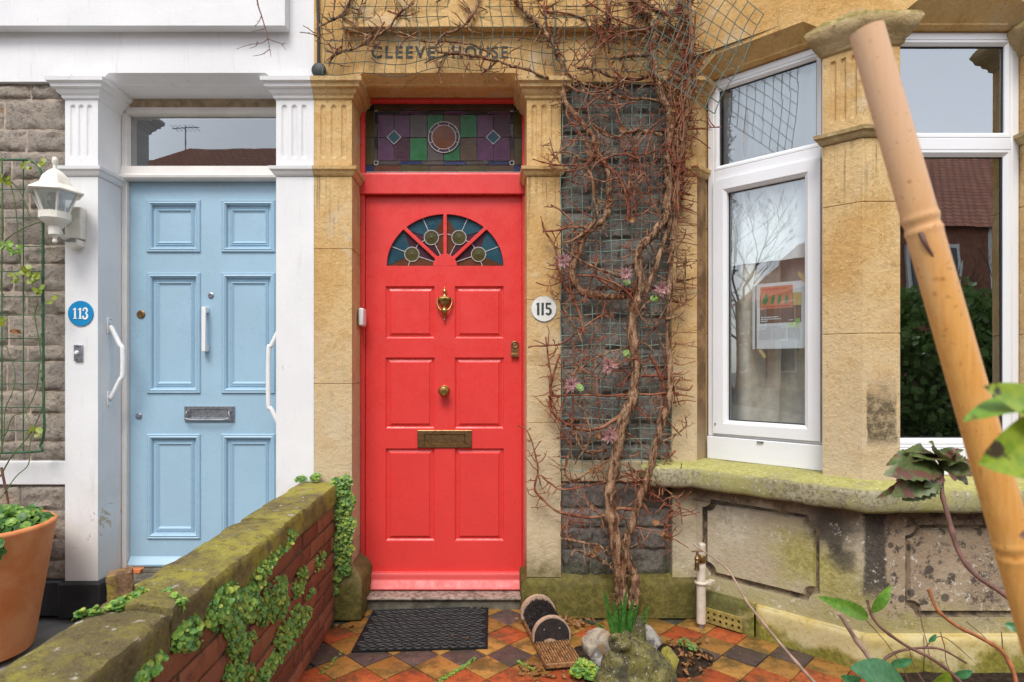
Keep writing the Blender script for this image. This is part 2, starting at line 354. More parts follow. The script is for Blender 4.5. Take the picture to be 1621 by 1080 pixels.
    dk = t.noise(3.4,7,.75); c = t.mix(t.ramp(dk,.58,.64,0,.65), c, (.11,.095,.07)); crk = t.noise(4.5,7,.7,dist=1.6); ab = t.math('ABSOLUTE', t.math('SUBTRACT', crk, .5)); c = t.mix(t.math('MULTIPLY', t.ramp(ab,.007,.002,0,.7), t.ramp(t.noise(2.1,3,.5),.56,.64)), c, (.05,.043,.03))
    s_ = t.noise(26,4,.55); c = t.mix(t.math('MULTIPLY', t.ramp(s_,.65,.67), t.ramp(t.nz(),.3,.7)), c, (.56,.53,.42))
    MAT['coping'] = t.out(c, .92, t.math('ADD', t.math('ADD', a, t.math('MULTIPLY', b, .8)), t.math('MULTIPLY', d_, .5)), .02, 1.0, spec=.15)
    t = NT('mossy_brick_stump'); a = t.noise(30,6,.7); b = t.noise(12,5,.7); MAT['stump'] = t.out(t.mix(t.ramp(b,.48,.6), t.mix(t.ramp(a,.4,.6), (.13,.075,.045), (.26,.15,.085)), (.30,.24,.04)), .9, a, .012, .8, spec=.15)
    # quarry tiles
    def tile(name, c0, c1, dirt):
        t = NT(name); r = t.rnd(); a = t.noise(18,6,.7); g = t.noise(6,6,.7); c = t.mix(r, c0, c1); c = t.mix(t.ramp(a,.44,.66,0,.75), c, tuple(x*.5 for x in c0)); c = t.mix(t.ramp(g,.47,.62,0,.85), c, dirt); c = t.mix(t.ramp(t.noise(110,2,.5),.66,.7,0,.5), c, (.4,.3,.2))
        return t.out(c, t.ramp(a,.3,.7,.35,.62), t.math('ADD', a, t.noise(90,3)), .003, .5, spec=.4)
    MAT['tile_red'] = tile('red_quarry_tile', (.33,.06,.018), (.44,.105,.032), (.11,.05,.02))
    MAT['tile_buff'] = tile('buff_quarry_tile', (.28,.13,.03), (.40,.20,.05), (.105,.07,.02))
    MAT['tile_dark'] = tile('plum_quarry_tile', (.075,.05,.045), (.12,.08,.067), (.06,.047,.034))
    MAT['grout'] = simple('dark_mossy_grout', (.045,.042,.025), .95, .4, 30, bumpd=.004)
    t = NT('garden_soil'); a = t.noise(35,6,.75); MAT['soil'] = t.out(t.mix(t.ramp(a,.4,.65), (.03,.02,.013), (.085,.055,.035)), .95, a, .03, 1, spec=.2)
    MAT['paving'] = simple('grey_paving', (.2,.19,.175), .85, .25, 3, bumpd=.004)
    MAT['asphalt'] = simple('asphalt', (.05,.05,.052), .85, .2, 6)
    # plants
    def leafm(name, c0, c1, rough=.4, trans=.25, spots=None):
        t = NT(name); a = t.noise(70,3,.6); b = t.noise(9,4,.6); c = t.mix(t.ramp(t.math('ADD', t.math('MULTIPLY', a, .7), t.math('MULTIPLY', b, .3)),.36,.64), c0, c1)
        if spots: c = t.mix(t.ramp(t.noise(spots[0],4,.6),spots[1],spots[1]+.06), c, spots[2])
        m = t.out(c, rough, a, .001, .4, spec=.4)
        if trans:
            tr = t.n.new('ShaderNodeBsdfTranslucent'); t.put(tr.inputs[0], c); mx = t.n.new('ShaderNodeMixShader'); mx.inputs[0].default_value = trans
            t.l.new(t.b.outputs[0], mx.inputs[1]); t.l.new(tr.outputs[0], mx.inputs[2]); t.l.new(mx.outputs[0], t.n['Material Output'].inputs[0])
        return m
    MAT['creeper'] = leafm('creeper_leaf_green', (.085,.21,.028), (.32,.50,.09))
    MAT['creeper2'] = leafm('bluish_creeper_leaf', (.05,.16,.03), (.20,.38,.10))
    MAT['potleaf'] = leafm('pot_plant_leaf', (.03,.10,.02), (.12,.26,.05))
    MAT['daff'] = leafm('daffodil_leaf', (.035,.13,.022), (.11,.28,.05), .4)
    MAT['creeper3'] = leafm('yellow_creeper_leaf', (.22,.32,.03), (.50,.55,.10))
    MAT['rose_leaf'] = leafm('yellow_green_rose_leaf', (.13,.24,.03), (.36,.36,.04))
    MAT['rose_stem'] = simple('green_rose_stem', (.10,.145,.04), .5, .35, 14)
    MAT['hyd'] = leafm('bronze_hydrangea_leaf', (.07,.12,.03), (.15,.16,.06), .4, .2, (22,.52,(.15,.065,.045)))
    MAT['fgleaf'] = leafm('lime_green_leaf', (.17,.30,.03), (.34,.44,.04), .35, .3, (26,.62,(.07,.05,.03)))
    MAT['fgleaf2'] = leafm('mid_green_leaf', (.10,.25,.03), (.19,.36,.05), .35, .3, (15,.66,(.12,.07,.03)))
    MAT['fgleaf3'] = leafm('cool_green_leaf', (.04,.16,.06), (.08,.26,.10), .35, .3)
    MAT['deadleaf'] = leafm('dead_leaf', (.16,.06,.025), (.34,.17,.06), .7, .1)
    MAT['petal'] = leafm('dusty_pink_leaf', (.22,.09,.09), (.50,.28,.27), .6, .1)
    t = NT('vine_bark'); a = t.noise(30,6,.7,stretch=(1.6,1.6,.35)); b = t.noise(11,5,.7)
    c = t.mix(t.ramp(a,.38,.62), (.08,.034,.018), (.50,.31,.185)); c = t.mix(t.ramp(b,.48,.64,0,.6), c, (.25,.095,.042)); c = t.mix(t.ramp(t.noise(50,4,.7,stretch=(1,1,.3)),.6,.7,0,.7), c, (.5,.36,.24)); MAT['bark'] = t.out(c, .88, t.math('ADD', a, t.math('MULTIPLY', t.noise(110,4,.7), .5)), .02, 1, spec=.15)
    t = NT('red_vine_stem'); a = t.noise(40,5,.7); b = t.noise(7,4,.6); c = t.mix(t.ramp(a,.35,.65), (.11,.03,.015), (.30,.09,.044)); c = t.mix(t.ramp(b,.48,.60,0,.8), c, (.31,.155,.085)); MAT['redstem'] = t.out(c, .65, a, .003, .6, spec=.3)
    MAT['greenwire'] = simple('green_coated_wire', (.19,.28,.23), .5, .3, 18)
    MAT['darkwire'] = simple('dark_green_wire', (.075,.12,.095), .5, .3, 18)
    MAT['greentube'] = simple('bright_green_tube', (.03,.10,.04), .45, .35, 14)
    MAT['cane'] = simple('dry_grey_cane', (.36,.24,.18), .65, .3, 25)
    MAT['orangecane'] = simple('orange_brown_cane', (.34,.12,.04), .6, .35, 25)
    MAT['browncane'] = simple('brown_cane', (.16,.075,.055), .6, .3, 25)
    t = NT('bamboo'); a = t.noise(60,6,.7,stretch=(3,3,.12)); bl = t.noise(9,6,.7,stretch=(2,2,.8)); b = t.noise(3,3,.5); c = t.mix(t.ramp(a,.3,.7), (.62,.275,.06), (.70,.36,.10)); c = t.mix(t.math('MULTIPLY', t.ramp(t.math('ADD', t.z, t.math('MULTIPLY', b, .3)), 1.45,1.8), .75), c, (.68,.45,.30)); sp_ = t.noise(30,3,.5); c = t.mix(t.ramp(sp_,.70,.76,0,.6), c, (.40,.13,.02)); c = t.mix(t.ramp(bl,.55,.72,0,.4), c, (.68,.44,.22)); c = t.mix(t.ramp(t.noise(140,2,.5),.66,.7,0,.5), c, (.3,.13,.04)); MAT['bamboo'] = t.out(c, .42, a, .0012, .4, spec=.4)
    t = NT('terracotta'); a = t.noise(4,6,.65); b = t.noise(60,4,.7); c = t.mix(t.ramp(a,.35,.65), (.60,.18,.055), (.70,.29,.12)); c = t.mix(t.ramp(t.noise(9,6,.7),.6,.75,0,.4), c, (.62,.38,.24)); MAT['terracotta'] = t.out(c, .75, b, .002, .4, spec=.25)
    MAT['rubber2'] = simple('paler_rubber_ridge', (.035,.034,.033), .6, .4, 40, spec=.4); MAT['rubber'] = simple('black_rubber_mat', (.008,.008,.009), .8, .3, 30, spec=.25, bumpd=.001)
    MAT['brushwood'] = simple('weathered_brush_wood', (.27,.135,.055), .55, .6, 45, bumpd=.002)
    MAT['palewood'] = simple('pale_wood_edge', (.44,.30,.21), .6, .2, 40)
    MAT['bristle'] = simple('dark_bristles', (.02,.014,.012), .8, .5, 60)
    t = NT('pale_flint'); a = t.noise(18,7,.7,dist=.5); b = t.noise(60,4,.7); c = t.mix(t.ramp(a,.36,.6), (.22,.18,.14), (.42,.36,.27)); c = t.mix(t.ramp(t.noise(12,5,.7),.52,.62,0,.8), c, (.34,.18,.06)); MAT['flint'] = t.out(c, .8, t.math('ADD', a, b), .01, .7)
    t = NT('grey_flint'); a = t.noise(18,7,.7,dist=.5); b = t.noise(70,4,.7); c = t.mix(t.ramp(a,.4,.56), (.10,.09,.08), (.34,.32,.28)); c = t.mix(t.ramp(b,.6,.75,0,.7), c, (.08,.06,.05)); MAT['flint2'] = t.out(c, .8, t.math('ADD', a, b), .01, .7)
    t = NT('mossy_ornament_stone'); a = t.noise(11,7,.7,dist=.4); b = t.noise(60,5,.7); c = t.mix(t.ramp(a,.4,.6), (.085,.08,.05), (.17,.15,.045)); c = t.mix(t.ramp(b,.48,.66,0,.8), c, (.05,.048,.032)); c = t.mix(t.math('MULTIPLY', t.ramp(t.nz(),.2,.9), t.ramp(t.noise(25,4,.6),.45,.6)), c, (.23,.20,.085)); c = t.mix(t.ramp(t.noise(95,2,.5),.64,.68,0,.8), c, (.42,.40,.30)); MAT['ornament'] = t.out(c, .92, t.math('ADD', a, b), .014, .9, spec=.15)
    MAT['slate'] = simple('worn_step_stone', (.27,.20,.165), .7, .6, 40, bumpd=.004, bscale=30)
    MAT['riser'] = simple('dark_step_riser', (.125,.11,.08), .8, .45, 14, bumpd=.006, bscale=25)
    MAT['lagging'] = simple('aged_white_pipe_lagging', (.60,.52,.42), .7, .15, 20, bumpd=.003)
    MAT['vent'] = simple('ochre_clay_vent', (.30,.23,.06), .85, .35, 30, bumpd=.003)
    # leaded glass: dark, wavy, glossy
    def lead_glass(name, col):
        t = NT(name); a = t.noise(60,3,.6,stretch=(.5,1,2.2)); b = t.noise(14,3,.5); c = t.mix(t.ramp(b,.3,.7), tuple(x*1.0 for x in col), tuple(x*1.4 for x in col)); return t.out(c, .16, a, .0025, .5, spec=.22)
    for k, c in dict(purple=(.085,.036,.078), brown=(.075,.048,.03), green=(.022,.115,.04), grey=(.075,.068,.062), teal=(.018,.06,.085), rust=(.15,.055,.028), navy=(.02,.03,.09), olive=(.065,.058,.022), dark=(.02,.017,.02), amber=(.09,.035,.018), plum=(.05,.02,.03)).items(): MAT['g_'+k] = lead_glass(k+'_leaded_glass', c)
    MAT['lead'] = simple('grey_lead_came', (.46,.47,.48), .5, .15, 60)
    # clear pane: transparent plus mirror reflection
    t = NT('window_glass'); t.n.remove(t.b); tr = t.n.new('ShaderNodeBsdfTransparent'); gl = t.n.new('ShaderNodeBsdfGlossy'); gl.inputs['Roughness'].default_value = 0.0
    fr = t.n.new('ShaderNodeFresnel'); fr.inputs[0].default_value = 1.5; mx = t.n.new('ShaderNodeMixShader'); tr.inputs[0].default_value = (.86,.9,.9,1); gl.inputs[0].default_value = (.95,.98,1,1)
    bp = t.n.new('ShaderNodeBump'); bp.inputs['Strength'].default_value = .22; bp.inputs['Distance'].default_value = .004; t.l.new(t.noise(2.2,2,.4), bp.inputs['Height']); t.l.new(bp.outputs[0], gl.inputs['Normal'])
    t.l.new(t.math('ADD', t.math('MULTIPLY', fr.outputs[0], 2.2), .24), mx.inputs[0]); t.l.new(tr.outputs[0], mx.inputs[1]); t.l.new(gl.outputs[0], mx.inputs[2]); t.l.new(mx.outputs[0], t.n['Material Output'].inputs[0]); MAT['glass'] = t.mat; old = t.mat.copy(); old.name = 'old_plain_glass'; MAT['oldglass'] = old; clr = t.mat.copy(); clr.name = 'clearer_window_glass'; MAT['glass2'] = clr
    for gm, gv in ((old,.08),(clr,.12)):
        for n_ in gm.node_tree.nodes:
            if n_.type == 'MATH' and n_.operation == 'ADD' and abs(n_.inputs[1].default_value-.24) < 1e-4: n_.inputs[1].default_value = gv
    t = NT('frosted_lamp_glass'); MAT['lampglass'] = t.out((.55,.55,.54), .2, t.noise(50,3), .001, .3); t.b.inputs['Transmission Weight'].default_value = .75
    # interior
    MAT['drape'] = simple('taupe_curtain', (.66,.58,.47), .9, .12, 25)
    t = NT('white_net_curtain'); MAT['net'] = t.out((.9,.92,.92), .9)
    t = NT('brown_reveal_stone'); a = t.noise(6,6,.7); col = t.mix(t.ramp(a,.4,.62), (.16,.095,.05), (.34,.21,.105)); col = t.mix(t.ramp(t.math('ADD', t.z, t.math('MULTIPLY', a, .5)),1.35,.95,0,.8), col, (.42,.33,.21)); MAT['reveal'] = t.out(col, .9, a, .006, .6, spec=.15)  # reveal colour: mottled brown, paler towards the bottom
    MAT['interior'] = simple('interior_plaster', (.28,.25,.22), .9, .1, 3)
    MAT['paper'] = simple('white_paper', (.74,.75,.78), .6, .03, 10)
    for k, c in dict(p_orange=(.68,.26,.14), p_brown=(.22,.11,.07), p_green=(.28,.5,.10), p_grey=(.44,.45,.48), p_pgreen=(.58,.68,.42), p_red=(.62,.12,.08), tape=(.58,.42,.16), p_mid=(.08,.3,.12)).items(): MAT[k] = simple(k.replace('p_','print_'), c, .6, .08, 40)
    t = NT('patterned_fabric'); a = t.voro(22); c = t.mix(t.ramp(a,.3,.34), (.42,.34,.22), (.12,.09,.08)); c = t.mix(t.ramp(t.noise(16,2),.55,.6), c, (.30,.16,.10)); MAT['fabric'] = t.out(c, .9)
    # across the street
    t = NT('red_roof_tiles'); wv = t.n.new('ShaderNodeTexBrick'); wv.inputs['Scale'].default_value = 1.0; wv.inputs['Brick Width'].default_value = .22; wv.inputs['Row Height'].default_value = .2; wv.inputs['Mortar Size'].default_value = .02; t.l.new(t.pos, wv.inputs['Vector'])
    cb = t.n.new('ShaderNodeCombineXYZ'); t.l.new(t.x, cb.inputs[0]); t.l.new(t.math('MULTIPLY', t.z, 1.5), cb.inputs[1]); t.l.new(cb.outputs[0], wv.inputs['Vector'])
    for i_, c in ((1,(.42,.15,.09,1)),(2,(.52,.22,.13,1)),(3,(.12,.06,.05,1))): wv.inputs[i_].default_value = c
    MAT['roof'] = t.out(wv.outputs[0], .8, wv.outputs['Fac'], .02, .5)
    MAT['farbrick'] = simple('far_brick', (.27,.12,.075), .9, .25, 6); MAT['farstone'] = simple('far_stone', (.40,.33,.24), .9, .2, 4); MAT['farwhite'] = simple('far_white', (.72,.72,.7), .6, .05, 4)
    MAT['fardark'] = simple('far_dark_pane', (.03,.035,.04), .1, .1, 4); MAT['hedge'] = leafm('hedge_leaf', (.05,.12,.03), (.20,.32,.08)); MAT['treebark'] = simple('tree_bark', (.07,.055,.045), .9, .3, 20)
mats()
# ------------------------------------------------------------------ ground
DP = 3.10                                     # depth of the pilaster fronts
g = MB(); g.quad((-120,-120,-.03),(120,-120,-.03),(120,120,-.03),(-120,120,-.03)); struct(g.build('ground', MAT['paving'], origin=(0,0,-.03)))
g = MB(); g.box(F0,-60,60,-.06,-.022,-8.6,-3.6); struct(g.build('road', MAT['asphalt'], origin=(0,-6,-.02)))
path = bpy.data.objects.new('tiled_path', None); COL.objects.link(path); OFF['tiled_path'] = Vector((0,0,0)); struct(path)
g = MB(); g.box(F0,-.80,1.75,-.026,-.008,.6,3.30); g.build('grout_bed', MAT['grout'], path)
TS = .1475; HD = TS/math.sqrt(2)              # tile side and half diagonal
tb = MB(); q = TS/2-.0022; tb.rings(Frame(), [rect(-q,q,-q,q), rect(-q,q,-q,q), rect(-q+.003,q-.003,-q+.003,q-.003)], [0,0,0]);
tile_me = {}
for k in ('tile_red','tile_buff','tile_dark'):
    t_ = MB(); fr = Frame((0,0,0),(1,0,0),(0,1,0),(0,0,1)); t_.rings(fr, [rect(-q,q,-q,q), rect(-q,q,-q,q), rect(-q+.004,q-.004,-q+.004,q-.004)], [-.012,-.002,.0])
    tile_me[k] = t_.mesh('tile'); tile_me[k].materials.append(MAT[k])
d_row0, x0 = 2.482, X(649, 2.482)             # a red row, centre of one of its tiles
def in_bay(x, y): return (x > 1.0 and y > 3.02-(x-1.03)) or (x > 1.5 and y > 2.5)
cnt = 0
for r_ in range(-10, 8):
    y = d_row0+r_*HD; kind = ('tile_red','tile_buff','tile_dark','tile_buff')[r_ % 4]
    for c_ in range(-8, 14):
        x = x0+(c_+(.5 if r_ % 2 else 0))*2*HD
        if x < -.80 or x > 1.62 or y > 3.26 or in_bay(x-.02, y-.02) or y < 1.35: continue
        if y > 3.05 and (x > .22 or x < -.72): continue
        piece('tile', tile_me[kind], path, (x, y, U(-.0015,.0015)), (U(-.008,.008),U(-.008,.008),R(45)+U(-.012,.012))); cnt += 1
# moss strips in some joints
def leaf_disc(mb, c, nrm, r, m=0, n=6, cup=.25, spin=None):
    nrm = Vector(nrm).normalized(); a = nrm.orthogonal().normalized(); b = nrm.cross(a); ph = U(0,6.28) if spin is None else spin
    vs = [Vector(c)-nrm*r*cup]+[Vector(c)+(a*math.cos(ph+k*2*math.pi/n)+b*math.sin(ph+k*2*math.pi/n))*r*U(.88,1.1) for k in range(n)]
    mb.add(vs, [(0,k+1,(k+1)%n+1) for k in range(n)], m)
ms = MB()
for (a, b, n_) in ((P(695,1078,2.46),P(742,1052,2.6),260),(P(740,1054,2.6),P(752,1048,2.65),40),(P(505,1060,2.5),P(540,1035,2.7),60),(P(820,1045,2.62),P(845,1060,2.55),90)):
    for i in range(n_):
        p = Vector((a.x,a.y,0)).lerp(Vector((b.x,b.y,0)), random.random()); leaf_disc(ms, p+Vector((U(-.007,.007),U(-.009,.009),U(.001,.009))), (U(-.6,.6),U(-.8,.2),1), U(.002,.0045), 0, 5)
stuff(ms.build('joint_moss', MAT['creeper'], path))

# ------------------------------------------------------------------ the two houses
white = thing('white_terraced_house', 'white painted terraced house front with the pale blue door, numbered 113', 'house', (-2,3.1,0))
gold = thing('sandstone_terraced_house', 'golden sandstone terraced house front with red door and bay window', 'house', (0,3.1,0))
XL, XR = -4.6, 5.2
P1 = (-2.170,-2.002); P2 = (-1.091,-.898,-.704); P3 = (.1905,.365); COLX = (.93,1.059)
ZT = 2.735                                     # springing of the lintels
def lintel(mb, F, x0, x1, z0, z1, ch, wch, wb, dx=.055):
    """wall above an opening, with a chamfer that stops short on splayed ends"""
    A = [(x0,z0),(x0+dx,z0+ch),(x1-dx,z0+ch),(x1,z0)]
    mb.prism([(x0,z0),(x0+dx,z0+ch),(x1-dx,z0+ch),(x1,z0),(x1,z1),(x0,z1)], F, 0, 0, caps=False)
    f = [F(p[0],p[1],0) for p in A]
    tris = tessellate_polygon([[Vector((p[0],p[1],0)) for p in A+[(x1,z1),(x0,z1)]]])
    mb.add([F(p[0],p[1],0) for p in A+[(x1,z1),(x0,z1)]], [tuple(t) for t in tris])
    b0, b1 = F(x0,z0,wch), F(x1,z0,wch)
    m0, m1 = F(x0+dx,z0+ch*.22,wch*.8), F(x1-dx,z0+ch*.22,wch*.8); n0, n1 = F(x0+dx,z0+ch*.12,wch*.84), F(x1-dx,z0+ch*.12,wch*.84)
    mb.add([f[1],f[2],m1,m0], [(0,1,2,3)]); mb.add([m0,m1,n1,n0], [(0,1,2,3)]); mb.add([n0,n1,b1,b0], [(0,1,2,3)])
    mb.add([f[0],f[1],m0,n0,b0], [(0,1,2,3,4)]); mb.add([f[3],f[2],m1,n1,b1], [(4,3,2,1,0)])
    mb.add([b0,b1,F(x1,z0,wb),F(x0,z0,wb)], [(0,1,2,3)])
FM = Frame((0,DP,0))
# white house: wall above, lintel, fascia band
m = MB(); m.box(FM,XL,P1[1],ZT,5.2,0,.5); m.box(FM,P1[1],P2[0],ZT+.045+.001,5.2,.0005,.5); m.box(FM,P2[0],P2[1],ZT,5.2,0,.5); m.build('wall', MAT['white'], white)
m = MB(); lintel(m, FM, P1[1], P2[0], ZT, ZT+.046, .045, .065, .3); m.build('lintel', MAT['white'], white)
m = MB(); m.box(FM,XL,X(452,3.04),2.985,5.2,-.06,-.001); m.build('fascia_band', MAT['white'], white, bevel=.004)
# sandstone house: wall above, lintel, fascia band
m = MB(); m.box(FM,P2[1],P2[2],ZT,5.2,0,.5); m.box(FM,P2[2],P3[0],ZT+.046,5.2,.0005,.5); m.box(FM,P3[0],COLX[1],ZT,5.2,0,.5); m.build('wall', MAT['lintel'], gold)
m = MB(); lintel(m, FM, P2[2], P3[0], ZT, ZT+.046, .045, .065, .3); m.build('lintel', MAT['lintel'], gold)
m = MB(); m.box(FM,X(541,3.05),X(1085,3.05),2.985,5.2,-.05,-.001); m.build('fascia_band', MAT['lintel'], gold, bevel=.005)

CAP = [(-.02,2.640),(.0,2.640),(.010,2.648),(.012,2.660),(.026,2.672),(.030,2.686),(.044,2.692),(.047,2.706),(.060,2.716),(.062,2.736),(.02,2.742),(-.02,2.742)]
BAND = [(-.02,2.252),(.004,2.252),(.014,2.262),(.018,2.274),(.028,2.281),(.030,2.297),(.012,2.303),(-.02,2.303)]
def flute_fn(us, hw, v0, v1, dep, w0=0):
    def fn(u, v):
        for c in us:
            du = abs(u-c)
            if du < hw:
                dv_ = max(0, v0+hw-v, v-(v1-hw)); rr = math.hypot(du, dv_)/hw
                if rr < 1: return w0+dep*math.sqrt(1-rr*rr)**.8
        return w0
    return fn
def pilaster(house, mat, pathpts, F, u0, u1, us, joints, z0, fd=.009, hw=.013):
    """stacked shaft blocks, band, fluted block, capital; pathpts is its plan"""
    zs = [z0]+joints+[2.252]
    root = None
    for k in range(len(zs)-1):
        m = MB(); m.sweep(pathpts, [(-.03,zs[k]+.0006),(-.003,zs[k]+.0006),(0,zs[k]+.003),(0,zs[k+1]-.003),(-.003,zs[k+1]-.0006),(-.03,zs[k+1]-.0006)], caps=False)
        if root is None: root = m.build('pilaster', mat, house)
        else: m.build('shaft_block', mat, root)
    m = MB(); m.sweep(pathpts, BAND, caps=False); m.build('band', mat, root)
    m = MB(); m.sweep(pathpts, CAP, caps=False); m.build('capital', mat, root)
    # fluted block: sides by sweep, front as a relief
    m = MB()
    fr = [i for i in range(len(pathpts)-1) if abs(pathpts[i][1]-pathpts[i+1][1]) < 1e-6 and F is FM]
    segs = [(i,i+1) for i in range(len(pathpts)-1)]
    for (i,j) in segs:
        if F is FM and i in fr: continue
        if F is not FM and (i,j) in F.skip: continue
        a, b = pathpts[i], pathpts[j]; m.quad((a[0],a[1],2.303),(b[0],b[1],2.303),(b[0],b[1],2.64),(a[0],a[1],2.64))
    m.hf(F, u0, u1, 2.303, 2.64, flute_fn(us, hw, 2.345, 2.615, fd), 64, 60); m.build('fluted_block', mat, root)
    return root
wB = 3.42
pilaster(white, MAT['white'], [(P1[0],3.17),(P1[0],DP),(P1[1],DP),(P1[1],wB)], FM, *P1, [lerp(*P1,t) for t in (.24,.49,.74)], [], .18)
pilaster(white, MAT['white'], [(P2[0],wB),(P2[0],DP),(P2[1]-.0005,DP)], FM, P2[0], P2[1]-.0005, [lerp(P2[0],P2[1],t) for t in (.22,.48,.74)], [], .0)
pilaster(gold, MAT['sand'], [(P2[1]+.0005,DP),(P2[2],DP),(P2[2],wB)], FM, P2[1]+.0005, P2[2], [lerp(P2[1],P2[2],t) for t in (.24,.52,.79)], [1.19,1.88], .24)
pilaster(gold, MAT['sand'], [(P3[0],wB),(P3[0],DP),(P3[1],DP),(P3[1],3.17)], FM, *P3, [lerp(*P3,t) for t in (.22,.5,.78)], [.99,1.62], .2)
# plinths
m = MB(); pp = [(P2[1]-.02,DP),(P2[2],DP),(P2[2],wB)]; m.sweep(pp, [(.0,.0),(.062,.0),(.062,.19),(.05,.215),(.0,.275)]); m.build('pilaster_plinth', MAT['mossy'], gold, bevel=.012)
m = MB(); m.sweep([(P3[0],wB),(P3[0],DP),(COLX[1]-.004,DP)], [(0,0),(.028,0),(.028,.165),(.018,.185),(-.03,.215)]); m.build('wall_plinth', MAT['mossy'], gold, bevel=.004)
m = MB(); m.sweep([(XL,3.13),(P1[0],3.13),(P1[0],DP),(P1[1],DP),(P1[1],wB)], [(-.02,0),(.022,0),(.022,.172),(.012,.182),(-.02,.182)]); m.build('black_plinth', MAT['blackpaint'], white, bevel=.004)
# rubble stone panels: every stone its own piece
def rough_stone(w_, h_, dep, seed, amp=.012):
    random_ = random.Random(seed); nx, ny = 10, 7; m = MB(); off = Vector((seed*3.7, seed*1.3, 0))
    def fn(i, j):
        u = i/nx; v = j/ny; e = min(u,1-u)*w_; e2 = min(v,1-v)*h_; e = min(e,e2)
        x = (u-.5)*w_; z = (v-.5)*h_
        if e > 0: x += random_.uniform(-.3,.3)*w_/nx; z += random_.uniform(-.3,.3)*h_/ny
        else: x += random_.uniform(-.003,.003); z += random_.uniform(-.003,.003)
        n = 1.3*noise.fractal(Vector((x,0,z))*17+off, .8, 2, 5)
        y = -(.004+amp*min(1,e/.015)*(1+1.1*n)) if e > 0 else random_.uniform(-.003,.0)
        return (x, y, z)
    vs = [fn(i,j) for j in range(ny+1) for i in range(nx+1)]; fs = [(j*(nx+1)+i, j*(nx+1)+i+1, (j+1)*(nx+1)+i+1, (j+1)*(nx+1)+i) for j in range(ny) for i in range(nx)]
    b = [0,nx,(nx+1)*ny+nx,(nx+1)*ny]; n = len(vs)
    edge = list(range(0,nx+1))+[j*(nx+1)+nx for j in range(1,ny+1)]+[ny*(nx+1)+i for i in range(nx-1,-1,-1)]+[j*(nx+1) for j in range(ny-1,0,-1)]
    vs += [(vs[e][0],dep,vs[e][2]) for e in edge]; L = len(edge)
    fs += [(edge[i],edge[(i+1)%L],n+(i+1)%L,n+i) for i in range(L)]
    m.add(vs, fs); return m.mesh('stone', smooth=50)
def stone_panel(house, mat, mort, x0, x1, z0, z1, wy, courses, lens, gap, seed, amp):
    back = MB(); back.box(F0, x0, x1, z0, z1, wy-.001, wy+.25); root = back.build('stone_panel', mort, house)
    rr = random.Random(seed); z = z1; k = 0
    while z > z0+.03:
        h = courses[k % len(courses)]; h = min(h, z-z0)
        if z-h-z0 < .05: h = z-z0
        x = x1; j = 0
        while x > x0+.01:
            L = lens[(k*3+j) % len(lens)]*rr.uniform(.85,1.15)
            if x-L-x0 < .09: L = x-x0
            me = rough_stone(L-gap, h-gap, .03, seed*100+k*7+j, amp); me.materials.append(mat)
            piece('stone', me, root, (x-L/2, wy, z-h/2)); x -= L; j += 1
        z -= h; k += 1
    return root
stone_panel(white, MAT['stoneL'], MAT['mortarL'], XL, P1[0]-.0005, .795, ZT-.001, 3.13, [.08,.155,.115,.145,.15,.185,.10,.14,.12,.16], [.21,.26,.15,.30,.13,.24], .008, 3, .010)
stone_panel(white, MAT['stoneL'], MAT['mortarD'], XL, P1[0]-.0005, .183, .67, 3.13, [.13,.15,.11], [.24,.3,.18], .008, 5, .010)
m = MB(); m.box(F0,XL,P1[0]-.001,.671,.794,3.108,3.3); m.build('sill_band', MAT['white'], white, bevel=.006)
stone_panel(gold, MAT['stoneR'], MAT['mortarD'], P3[1]+.006, COLX[0]-.001, .795, ZT-.001, 3.135, [.15,.11,.145,.16,.10,.135], [.19,.23,.14,.25,.17], .007, 9, .010)
stone_panel(gold, MAT['stoneR'], MAT['mortarD'], P3[1]+.006, COLX[0]-.001, .19, .685, 3.135, [.14,.10,.11,.15], [.23,.18,.3], .007, 11, .010)
m = MB(); m.box(F0,P3[1]+.004,.86,.686,.794,3.118,3.3); m.build('sill_band', MAT['sand'], gold, bevel=.005)

# ------------------------------------------------------------------ bay
S2 = math.sqrt(.5)
BAY = .524
A_, B_ = Vector((COLX[1],DP)), Vector((COLX[1]+BAY,DP-BAY)); WF = DP-BAY
FXS = [1.744,2.339,2.500,3.095]; CX2 = 3.256; D_ = (CX2+BAY,DP)
FC = Frame((A_.x,A_.y,0),(S2,-S2,0),(0,0,1),(S2,S2,0)); CL = BAY/S2           # canted face, length .741
FB = Frame((0,WF,0))
OP = .587                                                                   # canted opening 0..OP
ZS, ZH = .80, 2.757
# left column beside the stone panel
q1 = FC(0,0,.20); colpath = [(COLX[0],3.2),(COLX[0],DP),(COLX[1],DP),(q1.x,q1.y)]
pilaster(gold, MAT['sand'], colpath, FM, COLX[0], COLX[1], [lerp(*COLX,t) for t in (.3,.7)], [1.45,2.0], .79)
m = MB(); m.box(FC,-.004,.0015,.80,2.25,.004,.098); m.build('reveal_stone', MAT['reveal'], gold)  # thin brown overlay on the window side of the column
